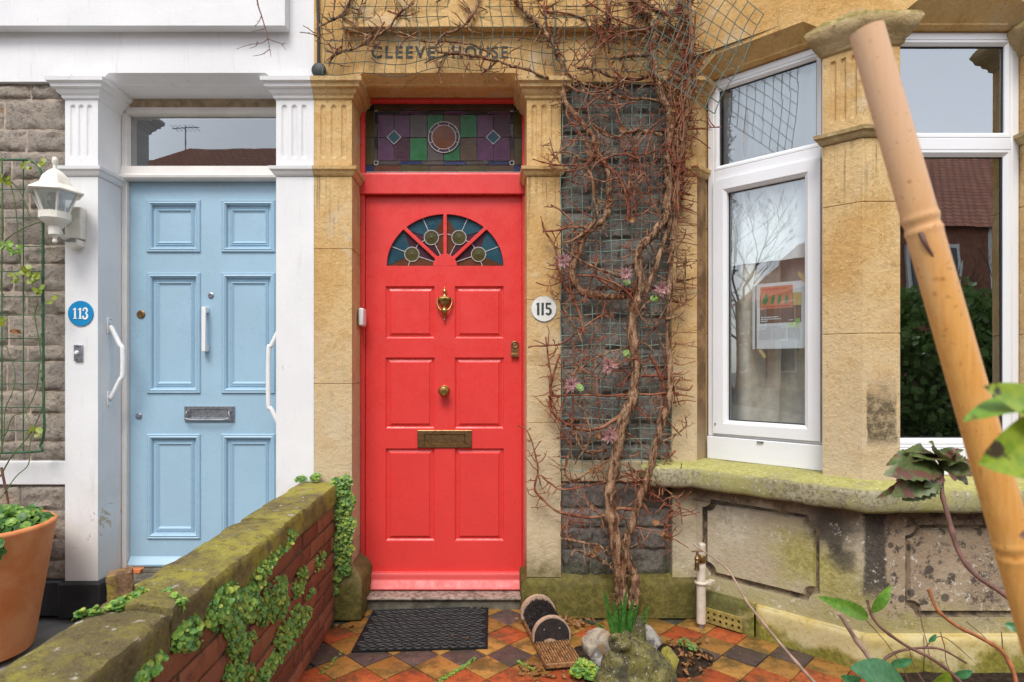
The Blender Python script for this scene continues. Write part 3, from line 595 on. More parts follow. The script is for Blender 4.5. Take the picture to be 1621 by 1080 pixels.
# piers
def pier(pts, us, F, u0, u1, other=None):
    zs = [ZS-.01,1.42,1.98,2.252]; root = None
    for k in range(3):
        m = MB(); m.sweep(pts, [(-.03,zs[k]+.0006),(-.003,zs[k]+.0006),(0,zs[k]+.003),(0,zs[k+1]-.003),(-.003,zs[k+1]-.0006),(-.03,zs[k+1]-.0006)], caps=False)
        if root is None: root = m.build('pier', MAT['sand'], gold)
        else: m.build('shaft_block', MAT['sand'], root)
    m = MB(); m.sweep(pts, BAND, caps=False); m.build('band', MAT['eroded'], root)
    # capital with a worn top: subdivided sweep then pushed about
    m = MB(); prof = [(-.02,2.640),(0,2.640),(.012,2.65),(.014,2.664),(.028,2.676),(.032,2.69),(.046,2.70),(.052,2.72),(.060,2.738),(.052,2.758),(.03,2.778),(-.01,2.79)]
    fine = []
    for i in range(len(pts)-1):
        a, b = Vector(pts[i]), Vector(pts[i+1]); n = max(2,int((b-a).length/.012))
        fine += [tuple(a.lerp(b,k/n)) for k in range(n)]
    fine.append(pts[-1]); m.sweep(fine, prof, caps=False)
    for i, v in enumerate(m.v):
        V = Vector(v); k = max(0,(V.z-2.685)/.1); n = noise.noise_vector(V*22)*.016*k+noise.noise_vector(V*60)*.006*k; m.v[i] = tuple(V+n)
    m.build('capital', MAT['eroded'], root, smooth=60)
    m = MB()
    for i in range(len(pts)-1):
        a, b = pts[i], pts[i+1]
        if (Vector(a)-Vector((F(u0,0,0).x,F(u0,0,0).y))).length < 1e-4: continue
        m.quad((a[0],a[1],2.303),(b[0],b[1],2.303),(b[0],b[1],2.64),(a[0],a[1],2.64))
    m.hf(F, u0, u1, 2.303, 2.64, flute_fn(us, .011, 2.345, 2.615, .010), 56, 56); m.build('fluted_block', MAT['sand'], root)
    return root
a1 = FC(OP,0,0); a0 = FC(OP,0,.16)
pier([(a0.x,a0.y),(a1.x,a1.y),(B_.x,B_.y),(FXS[0],WF),(FXS[0],WF+.16)], [OP+.042,OP+.082,OP+.122], FC, OP, CL)
pier([(FXS[1],WF+.16),(FXS[1],WF),(FXS[2],WF),(FXS[2],WF+.16)], [2.38,2.42,2.46], FB, FXS[1], FXS[2])
FR = Frame((CX2,WF,0),(S2,S2,0),(0,0,1),(-S2,S2,0))
e1 = FR(.154,0,0); e0 = FR(.154,0,.16)
pier([(FXS[3],WF+.16),(FXS[3],WF),(CX2,WF),(e1.x,e1.y),(e0.x,e0.y)], [3.13,3.175,3.22], FB, FXS[3], CX2)
m = MB(); m.box(FR,.154,CL,ZS,ZH,.0,.25); m.box(F0,D_[0],XR,0,5.2,DP,DP+.4); m.build('return_wall', MAT['sand'], gold)
# lintels over the bay, wall above them
m = MB(); lintel(m, FC, -.0, OP+.02, ZH, ZH+.084, .082, .08, .25, .10)
lintel(m, FB, FXS[0]-.02, FXS[1]+.02, ZH, ZH+.084, .082, .08, .25, .10); lintel(m, FB, FXS[2]-.02, FXS[3]+.02, ZH, ZH+.084, .082, .08, .25, .10)
m.box(FC,OP+.02,CL,ZH,ZH+.084,0,.03); m.box(FB,B_.x,FXS[0]-.02,ZH,ZH+.084,0,.03); m.box(FB,FXS[1]+.02,FXS[2]-.02,ZH,ZH+.084,0,.1); m.box(FB,FXS[3]+.02,CX2,ZH,ZH+.084,0,.1)
m.sweep([(A_.x,A_.y),(B_.x,B_.y),(CX2,WF),D_], [(0,ZH+.084),(0,5.2),(-.25,5.2),(-.25,ZH+.084)]); m.build('bay_lintel', MAT['lintel'], gold)
# sill
m = MB(); sp_ = [(.85,DP+.02),(.862,DP),(A_.x-.02,A_.y),(B_.x,B_.y),(CX2,WF),D_]
fine = []
for i in range(len(sp_)-1):
    a, b = Vector(sp_[i]), Vector(sp_[i+1]); n = max(1,int((b-a).length/.05)); fine += [tuple(a.lerp(b,k/n)) for k in range(n)]
fine.append(sp_[-1]); m.sweep(fine, [(-.20,.801),(-.02,.800),(.05,.789),(.088,.780),(.098,.770),(.100,.750),(.099,.715),(.096,.69),(.086,.678),(.03,.674),(-.2,.674)])
for i, v in enumerate(m.v):
    V = Vector(v); m.v[i] = tuple(V+noise.noise_vector(V*9)*.006+noise.noise_vector(V*40)*.003)
m.build('window_sill', MAT['sill'], gold, smooth=50)
# dado with scooped panels
def scoop(u0,u1,v0,v1,r,n=6):
    out = []
    for (cx_,cy_,a0_) in ((u0,v0,90),(u1,v0,180),(u1,v1,270),(u0,v1,360)):
        for k in range(n+1): an = R(a0_-90*k/n); out.append((cx_+r*math.cos(an),cy_+r*math.sin(an)))
    return out
def dado(F, u0, u1, pu0, pu1, pv0, pv1):
    m = MB(); outs = [scoop(pu0+i,pu1-i,pv0+i,pv1-i,r_) for i, r_ in ((0,.045),(.003,.045),(.019,.045),(.026,.045))]
    o = [(u0,.10),(u1,.10),(u1,.672),(u0,.672)]; h = outs[0]
    tris = tessellate_polygon([[Vector((p[0],p[1],0)) for p in l] for l in (o,h)]); m.add([F(p[0],p[1],0) for p in o+h], [tuple(t) for t in tris])
    m.rings(F, outs[:2], [0,.018], 1, cap=False); m.rings(F, outs[1:3], [.018,.018], 1, cap=False); m.rings(F, outs[2:], [.018,.003]); return m.build('dado_panel', [MAT['dado'],MAT['groove']], gold, smooth=30)
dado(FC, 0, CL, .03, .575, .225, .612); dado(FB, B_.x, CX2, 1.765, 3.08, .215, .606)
m = MB(); m.box(FR,0,CL,.1,.672,.0,.2); m.build('dado_return', MAT['dado'], gold)
m = MB(); m.box(F0,.935,A_.x+.0,.2,.674,DP+.001,DP+.2); m.build('dado_return', MAT['dado'], gold)
# plinth blocks of the bay
def block(F, u0, u1, z1, mt, w0=-.032):
    m = MB(); nu = max(2,int((u1-u0)/.03)); nz_ = 6
    def fn(u,v):
        e = min(u-u0,u1-u,z1-v+.0); return w0+.012*math.exp(-max(0,e)/.008)+.006*noise.noise(Vector((u*9,v*9,F.o.x)))
    m.hf(F, u0, u1, -.02, z1, fn, nu*2, nz_*3); m.quad(F(u0,z1,fn(u0,z1)),F(u1,z1,fn(u1,z1)),F(u1,z1+.006,.02),F(u0,z1+.006,.02)); return m.build('plinth_block', mt, gold, smooth=60)
block(FC,.0,.297,.150,MAT['plinth']); block(FC,.305,.750,.147,MAT['plinth']); block(FB,B_.x-.012,1.83,.143,MAT['plinth']); block(FB,1.833,2.42,.143,MAT['plinth']); block(FB,2.423,3.24,.143,MAT['plinth'])

# ------------------------------------------------------------------ bay windows
def bar_ring(m, F, u0,u1,v0,v1, wd, w0, w1, slope=.012):
    """mitred frame with a sloped inner edge"""
    a = rect(u0,u1,v0,v1); b = rect(u0+wd-slope,u1-wd+slope,v0+wd-slope,v1-wd+slope); c = rect(u0+wd,u1-wd,v0+wd,v1-wd)
    m.rings(F, [a,a,b,c,c], [w1,w0,w0,w0+slope*.8,w1], cap=False)
def window(F, u0, u1, w0, sash_low):
    """upper light over a lower one, white plastic frame"""
    m = MB(); z0, z1, zt0, zt1 = ZS+.13, ZH-.002, 2.235, 2.29
    o = rect(u0,u1,ZS+.004,z1)
    m.box(F,u0,u0+.034,ZS+.12,z1,w0,w0+.07); m.box(F,u1-.034,u1,ZS+.12,z1,w0,w0+.07); m.box(F,u0+.034,u1-.034,z1-.034,z1,w0,w0+.07)
    m.box(F,u0,u1,ZS+.001,ZS+.119,w0-.012,w0+.07); m.box(F,u0+.034,u1-.034,zt0+.0,zt1,w0,w0+.07); m.box(F,u0+.034,u1-.034,ZS+.12,ZS+.135,w0,w0+.07)
    fr = m.build('window', MAT['upvc'], gold, bevel=.004)
    g_ = .028 if sash_low else .022
    # upper bead and pane
    m = MB(); bar_ring(m, F, u0+.035,u1-.035,zt1+.001,z1-.035,.022,w0-.0,w0+.05); m.build('upper_frame', MAT['upvc'], fr)
    m = MB(); bar_ring(m, F, u0+.035,u1-.035,ZS+.136,zt0-.001,.068 if sash_low else .026,w0-(.016 if sash_low else 0),w0+.05,.016); m.build('lower_frame', MAT['upvc'], fr)
    gl = .068 if sash_low else .026
    m = MB()
    for (a,b,c,d,i) in ((u0+.035,u1-.035,zt1,z1-.035,.022),(u0+.035,u1-.035,ZS+.136,zt0,gl)):
        m.rings(F, [rect(a+i-.001,b-i+.001,c+i-.001,d-i+.001),rect(a+i+.004,b-i-.004,c+i+.004,d-i-.004)], [w0+.016,w0+.018], cap=False); m.rings(F, [rect(a+i+.004,b-i-.004,c+i+.004,d-i-.004),rect(a+i+.004,b-i-.004,c+i+.004,d-i-.004)], [w0+.018,w0+.05], cap=False)
    m.build('gasket', MAT['gasket'], fr)
    for (a,b,c,d,i) in ((u0+.035,u1-.035,zt1,z1-.035,.022),(u0+.035,u1-.035,ZS+.136,zt0,gl)):
        t1, t2 = U(-.002,.002), U(-.002,.002); a+=i; b-=i; c+=i; d-=i
        m = MB(); m.add([F(a,c,w0+.022+t1),F(b,c,w0+.022),F(b,d,w0+.022+t2),F(a,d,w0+.022)], [(0,1,2,3)]); m.build('pane', MAT['glass2' if sash_low else 'glass'], fr, smooth=0)
    return fr
wc = window(FC, 0.012, OP-.0, .10, True)
m = MB(); m.tube([FC(.06,.985,.078),FC(.06,.985,.09)], .004, 8); m.box(FC,.27,.30,.906,.914,.08,.1); m.build('drain_cap', MAT['steel'], wc)
window(FB, FXS[0]+.002, FXS[1]-.002, .10, False); window(FB, FXS[2]+.002, FXS[3]-.002, .10, False)
# rooms behind, curtains
m = MB()
def room(m, x0,x1,y0,y1,z0,z1):
    m.box(F0,x0,x1,z0-.1,z0,y0,y1); m.box(F0,x0,x1,z1,z1+.1,y0,y1); m.box(F0,x0-.1,x0,z0-.1,z1+.1,y0,y1+.1); m.box(F0,x1,x1+.1,z0-.1,z1+.1,y0,y1+.1); m.box(F0,x0,x1,z0-.1,z1+.1,y1,y1+.1)
room(m, .95, 3.95, 3.2, 6.6, -.2, 2.86); 
m.box(F0,.85,.97,-.3,5.2,3.22,6.7)
m.add([(A_.x-.2,3.25,2.86),(A_.x-.05,DP+.02,2.86),(B_.x,WF+.02,2.86),(CX2,WF+.02,2.86),(D_[0],DP,2.86),(D_[0]+.2,3.25,2.86)], [(0,1,2,3,4,5)])
m.add([(A_.x-.2,3.25,.6),(A_.x-.05,DP+.02,.6),(B_.x,WF+.06,.6),(CX2,WF+.06,.6),(D_[0],DP,.6),(D_[0]+.2,3.25,.6)], [(0,1,2,3,4,5)])
m.build('front_room_shell', MAT['interior'], gold)
m = MB(); room(m, P2[2]-.15, .83, 3.46, 6.6, -.2, 2.86); m.build('hall_shell', MAT['interior'], gold)
m = MB(); room(m, -4.5, P2[1]-.02, 3.46, 6.6, -.2, 2.86); m.build('hall_shell', MAT['interior'], white)
def curtain(name, label, cat, F, u0, u1, v0, v1, w0, mat, waves, amp, grp=None, seed=0):
    m = MB(); m.hf(F, u0, u1, v0, v1, lambda u,v: w0+amp*math.sin(waves*u+.9*math.sin(u*11+seed))*(1+.1*v)+.006*noise.noise(Vector((u*20,v*3,seed))), 90, 10)
    return tag(m.build(name, mat, smooth=80), label, cat, grp)
curtain('net_curtain','white net curtain hanging behind the upper glass of the angled bay window','curtain',FC,.02,.60,1.80,2.74,.165,MAT['net'],58,.006)
curtain('taupe_curtain','taupe curtain drawn behind the lower glass of the angled bay window','curtain',FC,.0,.34,.82,2.74,.22,MAT['drape'],30,.05,seed=2)
curtain('taupe_curtain','plain beige blind panel hanging behind the poster in the angled bay window','curtain',FC,.22,.50,.82,2.74,.24,MAT['drape'],5,.01,seed=5)
m = MB(); m.hf(FC,.47,.60,.82,1.5,lambda u,v:.20+.01*math.sin(u*30),16,4); tag(m.build('patterned_cushion', MAT['fabric'], smooth=80),'patterned fabric edge glimpsed low behind the poster','fabric')
# ------------------------------------------------------------------ red door
def slab(m, F, u0,u1,v0,v1, holes, w0, w1):
    """door slab of boxes that leaves rectangular holes; holes in a grid of columns/rows"""
    us = sorted({u0,u1,*[h[0] for h in holes],*[h[1] for h in holes]}); vs_ = sorted({v0,v1,*[h[2] for h in holes],*[h[3] for h in holes]})
    for i in range(len(us)-1):
        for j in range(len(vs_)-1):
            a,b,c,d = us[i],us[i+1],vs_[j],vs_[j+1]; cu, cv = (a+b)/2,(c+d)/2
            if any(h[0] < cu < h[1] and h[2] < cv < h[3] for h in holes): continue
            m.quad(F(a,c,w0),F(b,c,w0),F(b,d,w0),F(a,d,w0))
    m.box(F,u0,u1,v0,v1,w0+.03,w1)
    for (a,b,c,d) in ((u0,u0,v0,v1),(u1,u1,v0,v1)): m.quad(F(a,c,w0),F(a,d,w0),F(a,d,w1),F(a,c,w1))
    m.quad(F(u0,v1,w0),F(u1,v1,w0),F(u1,v1,w1),F(u0,v1,w1)); m.quad(F(u0,v0,w0),F(u1,v0,w0),F(u1,v0,w1),F(u0,v0,w1))
dF, dD = 3.295, 3.318
ux0, ux1 = X(579,dD), X(826,dD); uz0, uz1 = .071, Z(311,dD)
hz = lambda py: Z(py,dD); hx = lambda px: X(px,dD)
rows = [(hz(536),hz(453)),(hz(679),hz(566)),(hz(857),hz(710))]
cols = [(hx(610.5),hx(688)),(hx(720),hx(797.5))]
holes = [(c[0],c[1],r_[0],r_[1]) for c in cols for r_ in rows]
# fan opening: circle arc from base y=421 with half width 92.5 px and rise 82 px
fcx, fz0, fw, fh = hx(704.5), hz(421), 92.5*dD/FPX, 82*dD/FPX
ftop = hz(330)
m = MB(); FD = Frame((0,dD,0)); holes_all = holes+[(fcx-fw,fcx+fw,fz0,ftop)]
slab(m, FD, ux0,ux1,uz0,uz1, holes_all, 0, .045)
NA = 48; arc = [(fcx-fw*math.cos(math.pi*k/NA), fz0+fh*math.sin(math.pi*k/NA)) for k in range(NA+1)]
for k in range(NA):
    a, b = arc[k], arc[k+1]
    m.quad(FD(a[0],a[1],0),FD(b[0],b[1],0),FD(b[0],ftop,0),FD(a[0],ftop,0)); m.quad(FD(a[0],a[1],0),FD(b[0],b[1],0),FD(b[0],b[1],.029),FD(a[0],a[1],.029))
m.quad(FD(fcx-fw,fz0,0),FD(fcx+fw,fz0,0),FD(fcx+fw,fz0,.029),FD(fcx-fw,fz0,.029))
door = m.build('door', MAT['red'], gold, smooth=30); door['label'] = 'bright red panelled front door with fan light'
for (a,b,c,d) in holes:
    m = MB(); i1, i2, i3 = .004, .010, .030
    m.rings(FD, [rect(a,b,c,d),rect(a+.002,b-.002,c+.002,d-.002),rect(a+i2,b-i2,c+i2,d-i2),rect(a+.026,b-.026,c+.026,d-.026),rect(a+.029,b-.029,c+.029,d-.029)], [0,.010,.015,.009,.003]); m.build('panel', MAT['red'], door, smooth=20)
# fan bars and hub
m = MB(); hr = 19*dD/FPX
m.prism([(fcx-hr*math.cos(math.pi*k/16), fz0-.0005+hr*1.0*math.sin(math.pi*k/16)) for k in range(17)], FD, -.001, .028)
for an in (43,90,137):
    c_, s_ = math.cos(R(an)), math.sin(R(an)); bw = .0095; L = 1/math.sqrt((c_/fw)**2+(s_/fh)**2)+.001
    pu, pv = -s_*bw, c_*bw; k0 = hr*.7
    m.prism([(fcx+c_*k0-pu,fz0+s_*k0-pv),(fcx+c_*L-pu,fz0+s_*L-pv),(fcx+c_*L+pu,fz0+s_*L+pv),(fcx+c_*k0+pu,fz0+s_*k0+pv)], FD, -.0006, .027)
m.build('fan_bars', MAT['red'], door, bevel=.003)
def arcpt(an, s=1.0): return (fcx-fw*s*math.cos(an), fz0+fh*s*math.sin(an))
lead = MB()
def came(a, b, w_, F=FD, r=.0024): lead.tube([F(a[0],a[1],w_),F(b[0],b[1],w_)], r, 6)
for k, (a0,a1) in enumerate(((0,45),(45,90),(90,135),(135,180))):
    sg = 1; cA = R((a0+a1)/2); cu, cv = fcx-fw*.62*math.cos(cA), fz0+fh*.60*math.sin(cA); rr = .0395
    # wedge panes: outer teal, inner amber and plum
    outer = [(cu,cv)]+[arcpt(R(lerp(a0,a1,t/10)),1.03) for t in range(11)]
    def seg(pts, mt, tilt):
        m = MB(); m.add([FD(p[0],p[1],.018+tilt*(p[0]-cu)) for p in pts], [tuple(t) for t in tessellate_polygon([[Vector((p[0],p[1],0)) for p in pts]])]); m.build('pane', MAT[mt], door, smooth=0)
    hub = (fcx-hr*.9*math.cos(cA), fz0+hr*.9*math.sin(cA))
    seg(outer, 'g_teal', U(-.03,.03)); e0, e1 = arcpt(R(a0),.5), arcpt(R(a1),.5); e0b, e1b = arcpt(R(a0),1.03), arcpt(R(a1),1.03)
    first = (fcx-hr*.7*math.cos(R(a0)),fz0+hr*.7*math.sin(R(a0))); last = (fcx-hr*.7*math.cos(R(a1)),fz0+hr*.7*math.sin(R(a1)))
    am, pl = ('g_amber','g_plum') if k in (0,2) else ('g_plum','g_amber')
    seg([(cu,cv),e0b,first,hub], am, U(-.03,.03)); seg([(cu,cv),hub,last,e1b], pl, U(-.03,.03))
    m = MB(); m.lathe([(rr,0),(rr,.004),(rr*.75,.0045),(rr*.7,.003),(rr*.45,.0045),(rr*.4,.003),(rr*.12,.005),(0,.006)], FD(cu,cv,.0175), (0,-1,0), 28); m.build('roundel', MAT['g_olive'], door)
    lead.tube([FD(cu+rr*math.cos(t*.2244),cv+rr*math.sin(t*.2244),.014) for t in range(29)], .0024, 6, caps=False)
    def out_to(p):
        d_ = Vector((p[0]-cu,p[1]-cv)); L = d_.length; d_ /= L; return (cu+d_.x*rr,cv+d_.y*rr)
    for tgt in (hub, arcpt(cA,1.0), (lerp(fcx,e0b[0],.62),lerp(fz0,e0b[1],.62)), (lerp(fcx,e1b[0],.62),lerp(fz0,e1b[1],.62))): came(out_to(tgt), tgt, .0155)
lead.build('lead_cames', MAT['lead'], door)
# weather board
m = MB(); m.sweep([(ux0+.002,dD),(ux1-.002,dD)], [(-.004,uz0+.002),(.052,uz0+.002),(.056,uz0+.01),(.044,uz0+.03),(.030,uz0+.045),(.024,uz0+.055),(.028,uz0+.07),(.020,uz0+.084),(-.004,uz0+.088)]); m.build('weather_board', MAT['redsill'], door, smooth=50)
# furniture on the red door
kx, ky0, ky1 = hx(704), hz(455), hz(514)
m = MB(); kb = FD(kx,hz(480),-.004)
L = ky0-ky1
m.lathe([(0,.0),(.0035,.002),(.005,.006),(.0035,.012),(.007,.015),(.009,.021),(.0125,.0225),(.0125,.0245),(.007,.027),(.0055,.033),(.0065,.042),(.011,.049),(.022,.054),(.034,.056),(.036,.059),(.036,.068),(.034,.071),(.027,.073),(.027,.078),(.023,.09),(.014,.1),(.008,.105),(.008,.112)][::1], FD(kx,ky0,-.012), (0,0,-1), 20)
for v in range(len(m.v)):
    V = m.v[v]; m.v[v] = (V[0], dD-.012+(V[1]-(dD-.012))*.55, V[2])
kz = ky0-.063
hand = crom([FD(kx-.038,kz+.002,-.012),FD(kx-.040,kz-.025,-.016),FD(kx-.030,kz-.052,-.022),FD(kx-.012,kz-.07,-.026),FD(kx,kz-.078,-.028),FD(kx+.012,kz-.07,-.026),FD(kx+.030,kz-.052,-.022),FD(kx+.040,kz-.025,-.016),FD(kx+.038,kz+.002,-.012)],5)
m.tube(hand, [.0042+.002*math.sin(math.pi*i/(len(hand)-1))**2 for i in range(len(hand))], 8)
m.lathe([(0,0),(.018,.001),(.019,.006),(.014,.012),(.008,.016),(.003,.018)], FD(kx,kz-.068,-.024), (0,-1,0), 16)
m.lathe([(.015,0),(.013,.008),(.008,.016),(.0045,.028),(.003,.033),(.0055,.038),(.005,.043),(0,.047)], FD(kx,kz-.078,-.016), (0,0,-1), 14)
o = m.build('door_knocker', MAT['brass'], door, smooth=50); o['label'] = 'brass urn shaped door knocker'
m = MB(); kc = FD(hx(703.5),hz(619),0); m.lathe([(.030,0),(.031,.004),(.027,.008),(.014,.012),(.012,.022),(.02,.030),(.0285,.038),(.030,.046),(.026,.055),(.018,.060),(.017,.0585),(.010,.060),(0,.061)], kc, (0,-1,0), 28); o = m.build('door_knob', MAT['brass'], door, smooth=45); o['label'] = 'round brass centre knob'
m = MB(); a,b,c,d = hx(661),hx(747),hz(709),hz(681)
m.rings(FD, [rect(a,b,c,d),rect(a,b,c,d),rect(a+.003,b-.003,c+.003,d-.003),rect(a+.036,b-.036,c+.022,d-.022),rect(a+.038,b-.038,c+.024,d-.024),rect(a+.040,b-.040,c+.025,d-.025)], [0,-.006,-.008,-.008,-.003,-.004]); o = m.build('letter_plate', MAT['bronze'], door, smooth=25); o['label'] = 'brass letter plate'
m = MB(); lx, lz = hx(815), hz(546)
m.lathe([(.021,0),(.021,.012),(.018,.015),(.014,.015),(.013,.012),(.006,.012),(.0055,.014),(0,.014)], FD(lx,lz,0), (0,-1,0), 22); m.box(FD,lx-.021,lx+.021,lz-.062,lz+.0,-.011,0); m.sweep([(lx-.021,dD-.011),(lx+.021,dD-.011)], [(0,lz-.045),(.012,lz-.05),(.012,lz-.066),(0,lz-.068)]); o = m.build('door_latch', MAT['bronze'], door, bevel=.002)
# frame round the red door
FF = Frame((0,dF,0)); fx0, fx1 = P2[2]+.001, P3[0]-.001+.0
m = MB(); jz = 2.742
m.box(FF, P2[2]+.0008, ux0-.002, .06, jz-.012, 0, .09); m.box(FF, ux1+.002, P3[0]+.03, .06, jz-.012, 0, .09)
fr = m.build('door_frame', MAT['red'], gold, bevel=.003)
m = MB(); m.sweep([(P2[2]+.001,dF),(P3[0]+.0,dF)], [(-.09,uz1+.004),(.012,uz1+.004),(.014,uz1+.006),(.014,uz1+.106),(.010,uz1+.110),(.002,uz1+.112),(.0,uz1+.120),(-.09,uz1+.122)]); m.build('transom_rail', MAT['red'], fr, smooth=15)
m = MB(); m.box(FF, P2[2]+.001, P3[0], jz-.030, jz-.011, -.012, .02); m.build('head_bead', MAT['red'], fr, bevel=.003)
m = MB(); m.box(FF, P2[2]+.001, P3[0], jz-.0105, jz-.004, -.0, .09); m.build('head_board', MAT['rawwood'], fr)
# stained fanlight
dg = dF+.035; G = Frame((0,dg,0)); gx = lambda zx: X(480+zx*.27778, dg); gz = lambda zy: Z(zy*.27778, dg)
m = MB(); m.box(FF, ux0-.001, ux1+.001, uz1+.123, uz1+.130, .02, .06); fan = m.build('fanlight', MAT['red'], gold); fan['label'] = 'stained leaded glass panel above the red door'
lead = MB()
def pane_px(a,b,c,d,mt,wof=0):
    m = MB(); x0_,x1_,z0_,z1_ = gx(a),gx(b),gz(d),gz(c); t1,t2 = U(-.004,.004),U(-.003,.003)
    m.box(G,x0_,x1_,z0_,z1_,wof,wof+.003)
    for i, v in enumerate(m.v): m.v[i] = (v[0], v[1]+t1*(v[0]-x0_)/(x1_-x0_+1e-6)*.5+t2*(v[2]-z0_)/(z1_-z0_)*.5, v[2])
    m.build('pane', MAT[mt], fan, smooth=0)
    for (p,q) in (((a,c),(b,c)),((a,d),(b,d)),((a,c),(a,d)),((b,c),(b,d))): lead.tube([G(gx(p[0]),gz(p[1]),wof),G(gx(q[0]),gz(q[1]),wof)], .0027, 6)
xs = [405,560,718,880,1040,1200]
for i in range(5):
    pane_px(xs[i],xs[i+1],580,632,'g_brown'); pane_px(xs[i],xs[i+1],940,982,('g_brown','g_olive')[i%2] if i else 'g_amber')
for (a,b) in ((352,405),(1200,1258)):
    pane_px(a,b,580,632,'g_dark'); pane_px(a,b,632,785,'g_olive'); pane_px(a,b,785,940,'g_olive'); pane_px(a,b,940,982,'g_navy')
for (a,b) in ((405,425),(1178,1200)):
    for k in range(4): pane_px(a,b,635+k*71,635+(k+1)*71,('g_dark','g_grey','g_dark','g_brown')[k])
for k in range(6):
    a = 425+k*125.5; b = a+125.5; pane_px(a,b,632,655,('g_dark','g_purple')[k%2]); pane_px(a,b,917,940,('g_grey','g_navy')[k%2])
cs = [425,518,608,707,800,893,990,1083,1178]
grid = [('g_purple','g_purple'),('g_purple','g_plum'),('g_grey','g_green'),('g_green','g_grey'),('g_brown','g_green'),('g_green','g_brown'),('g_purple','g_purple'),('g_plum','g_purple')]
for i,(tp,bt) in enumerate(grid): pane_px(cs[i],cs[i+1],655,785,tp); pane_px(cs[i],cs[i+1],785,917,bt)
for cx_ in (518,1083):
    pts = [(gx(cx_-40),gz(785)),(gx(cx_),gz(825)),(gx(cx_+40),gz(785)),(gx(cx_),gz(745))]; m = MB(); m.prism(pts, G, -.005, -.001); m.build('diamond_pane', MAT['g_teal'], fan)
    for k in range(4): lead.tube([G(*pts[k],-.005),G(*pts[(k+1)%4],-.005)], .0027, 6)
rc = G(gx(802),gz(785),-.0005); ro, ri = .0845, .066
m = MB(); m.lathe([(ro,0),(ro,.004),(0,.004)], rc, (0,-1,0), 40); m.build('roundel_ring', MAT['g_plum'], fan); m = MB(); m.lathe([(ri,.004),(ri,.008),(ri*.5,.010),(0,.011)], rc, (0,-1,0), 40); m.build('roundel', MAT['g_rust'], fan)
for rr in (ro, ri): lead.tube([rc+Vector((rr*math.cos(k*math.pi/20),-.006,rr*math.sin(k*math.pi/20))) for k in range(41)], .003, 6, caps=False)
for k in range(8): an = k*math.pi/4+.4; lead.tube([rc+Vector((ri*math.cos(an),-.006,ri*math.sin(an))),rc+Vector((ro*math.cos(an),-.006,ro*math.sin(an)))], .0025, 6)
lead.build('lead_cames', MAT['lead'], fan)
m = MB(); m.box(G, ux0-.03, ux1+.03, uz1+.10, 2.75, .006, .012); m.build('backing', MAT['g_dark'], fan)
# lettering on the lintel
def text(s, size, ext=.0015, bold=0):
    cu_ = bpy.data.curves.new('t','FONT'); cu_.body = s; cu_.size = size; cu_.extrude = ext; cu_.offset = bold; cu_.align_x = 'CENTER'; cu_.align_y = 'CENTER'; cu_.space_character = 1.28
    o = bpy.data.objects.new('t', cu_); COL.objects.link(o); bpy.context.view_layer.update()
    me = bpy.data.meshes.new_from_object(o.evaluated_get(bpy.context.evaluated_depsgraph_get())); bpy.data.objects.remove(o); return me
for word, p0, p1 in (('CLEEVE',588,689),('HOUSE',716,804)):
    me = text(word, .092, .001, .0022); xsr = [v.co.x for v in me.vertices]; xm = (max(xsr)+min(xsr))/2; sc_ = (X(p1,DP)-X(p0,DP))/(max(xsr)-min(xsr)); me.transform(Matrix.Rotation(R(90),4,'X') @ Matrix.Diagonal((sc_,.92,1,1)) @ Matrix.Translation((-xm,0,0)))
    me.materials.append(MAT['dark_letter']); lo = bpy.data.objects.new('lettering', me); COL.objects.link(lo); lo.parent = gold; lo.location = Vector((X((p0+p1)/2,DP),DP-.0012,Z(84,DP)))-OFF[gold.name]; lo['label'] = 'dark painted house name on the stone above the red door'
# doorstep
m = MB(); m.box(F0,P2[2]+.012,P3[0]-.002,.050,.0665,3.18,3.42); st = m.build('threshold', MAT['slate'], gold, bevel=.006)
m = MB(); m.box(F0,P2[2]+.002,P3[0]+.0,-.02,.0495,3.195,3.42); m.build('step_riser', MAT['riser'], st)

# ------------------------------------------------------------------ blue door
bD = 3.325; FE = Frame((0,bD,0)); bx = lambda px: X(px,bD); bz = lambda py: Z(py,bD)
bx0, bx1, bz0, bz1 = bx(206), -1.085, .19, bz(289)
m = MB(); brow = [(bz(400),bz(317)),(bz(623),bz(432)),(bz(853),bz(687))]; bcol = [(bx(233),bx(318)),(bx(351),bx(436))]
bh = [(c[0]+.026,c[1]-.026,r_[0]+.026,r_[1]-.026) for c in bcol for r_ in brow]
slab(m, FE, bx0,bx1,bz0,bz1, bh, 0, .045); bdoor = m.build('door', MAT['blue'], white, smooth=30); bdoor['label'] = 'pale blue panelled front door'
for c in bcol:
    for r_ in brow:
        a,b,c0,d = c[0],c[1],r_[0],r_[1]; m = MB(); ii = [0,.001,.006,.010,.018,.026,.030,.040,.044,.048,.054,.060,.064]; ww = [0,-.006,-.011,-.008,-.012,-.004,.012,.012,.006,.010,.004,.010,.014]
        m.rings(FE, [rect(a+i,b-i,c0+i,d-i) for i in ii], ww); m.build('panel', MAT['blue'], bdoor, smooth=25)
m = MB(); m.sweep([(bx0+.002,bD),(bx1,bD)], [(-.004,bz0+.002),(.030,bz0+.002),(.032,bz0+.012),(.016,bz0+.03),(.010,bz0+.04),(-.002,bz0+.05)]); m.build('weather_board', MAT['blue'], bdoor, smooth=50)
a,b,c,d = bx(293),bx(372),bz(667),bz(643); m = MB(); m.rings(FE, [rect(a,b,c,d),rect(a,b,c,d),rect(a+.002,b-.002,c+.002,d-.002),rect(a+.034,b-.034,c+.018,d-.016),rect(a+.036,b-.036,c+.02,d-.018)], [0,-.008,-.010,-.010,-.005])
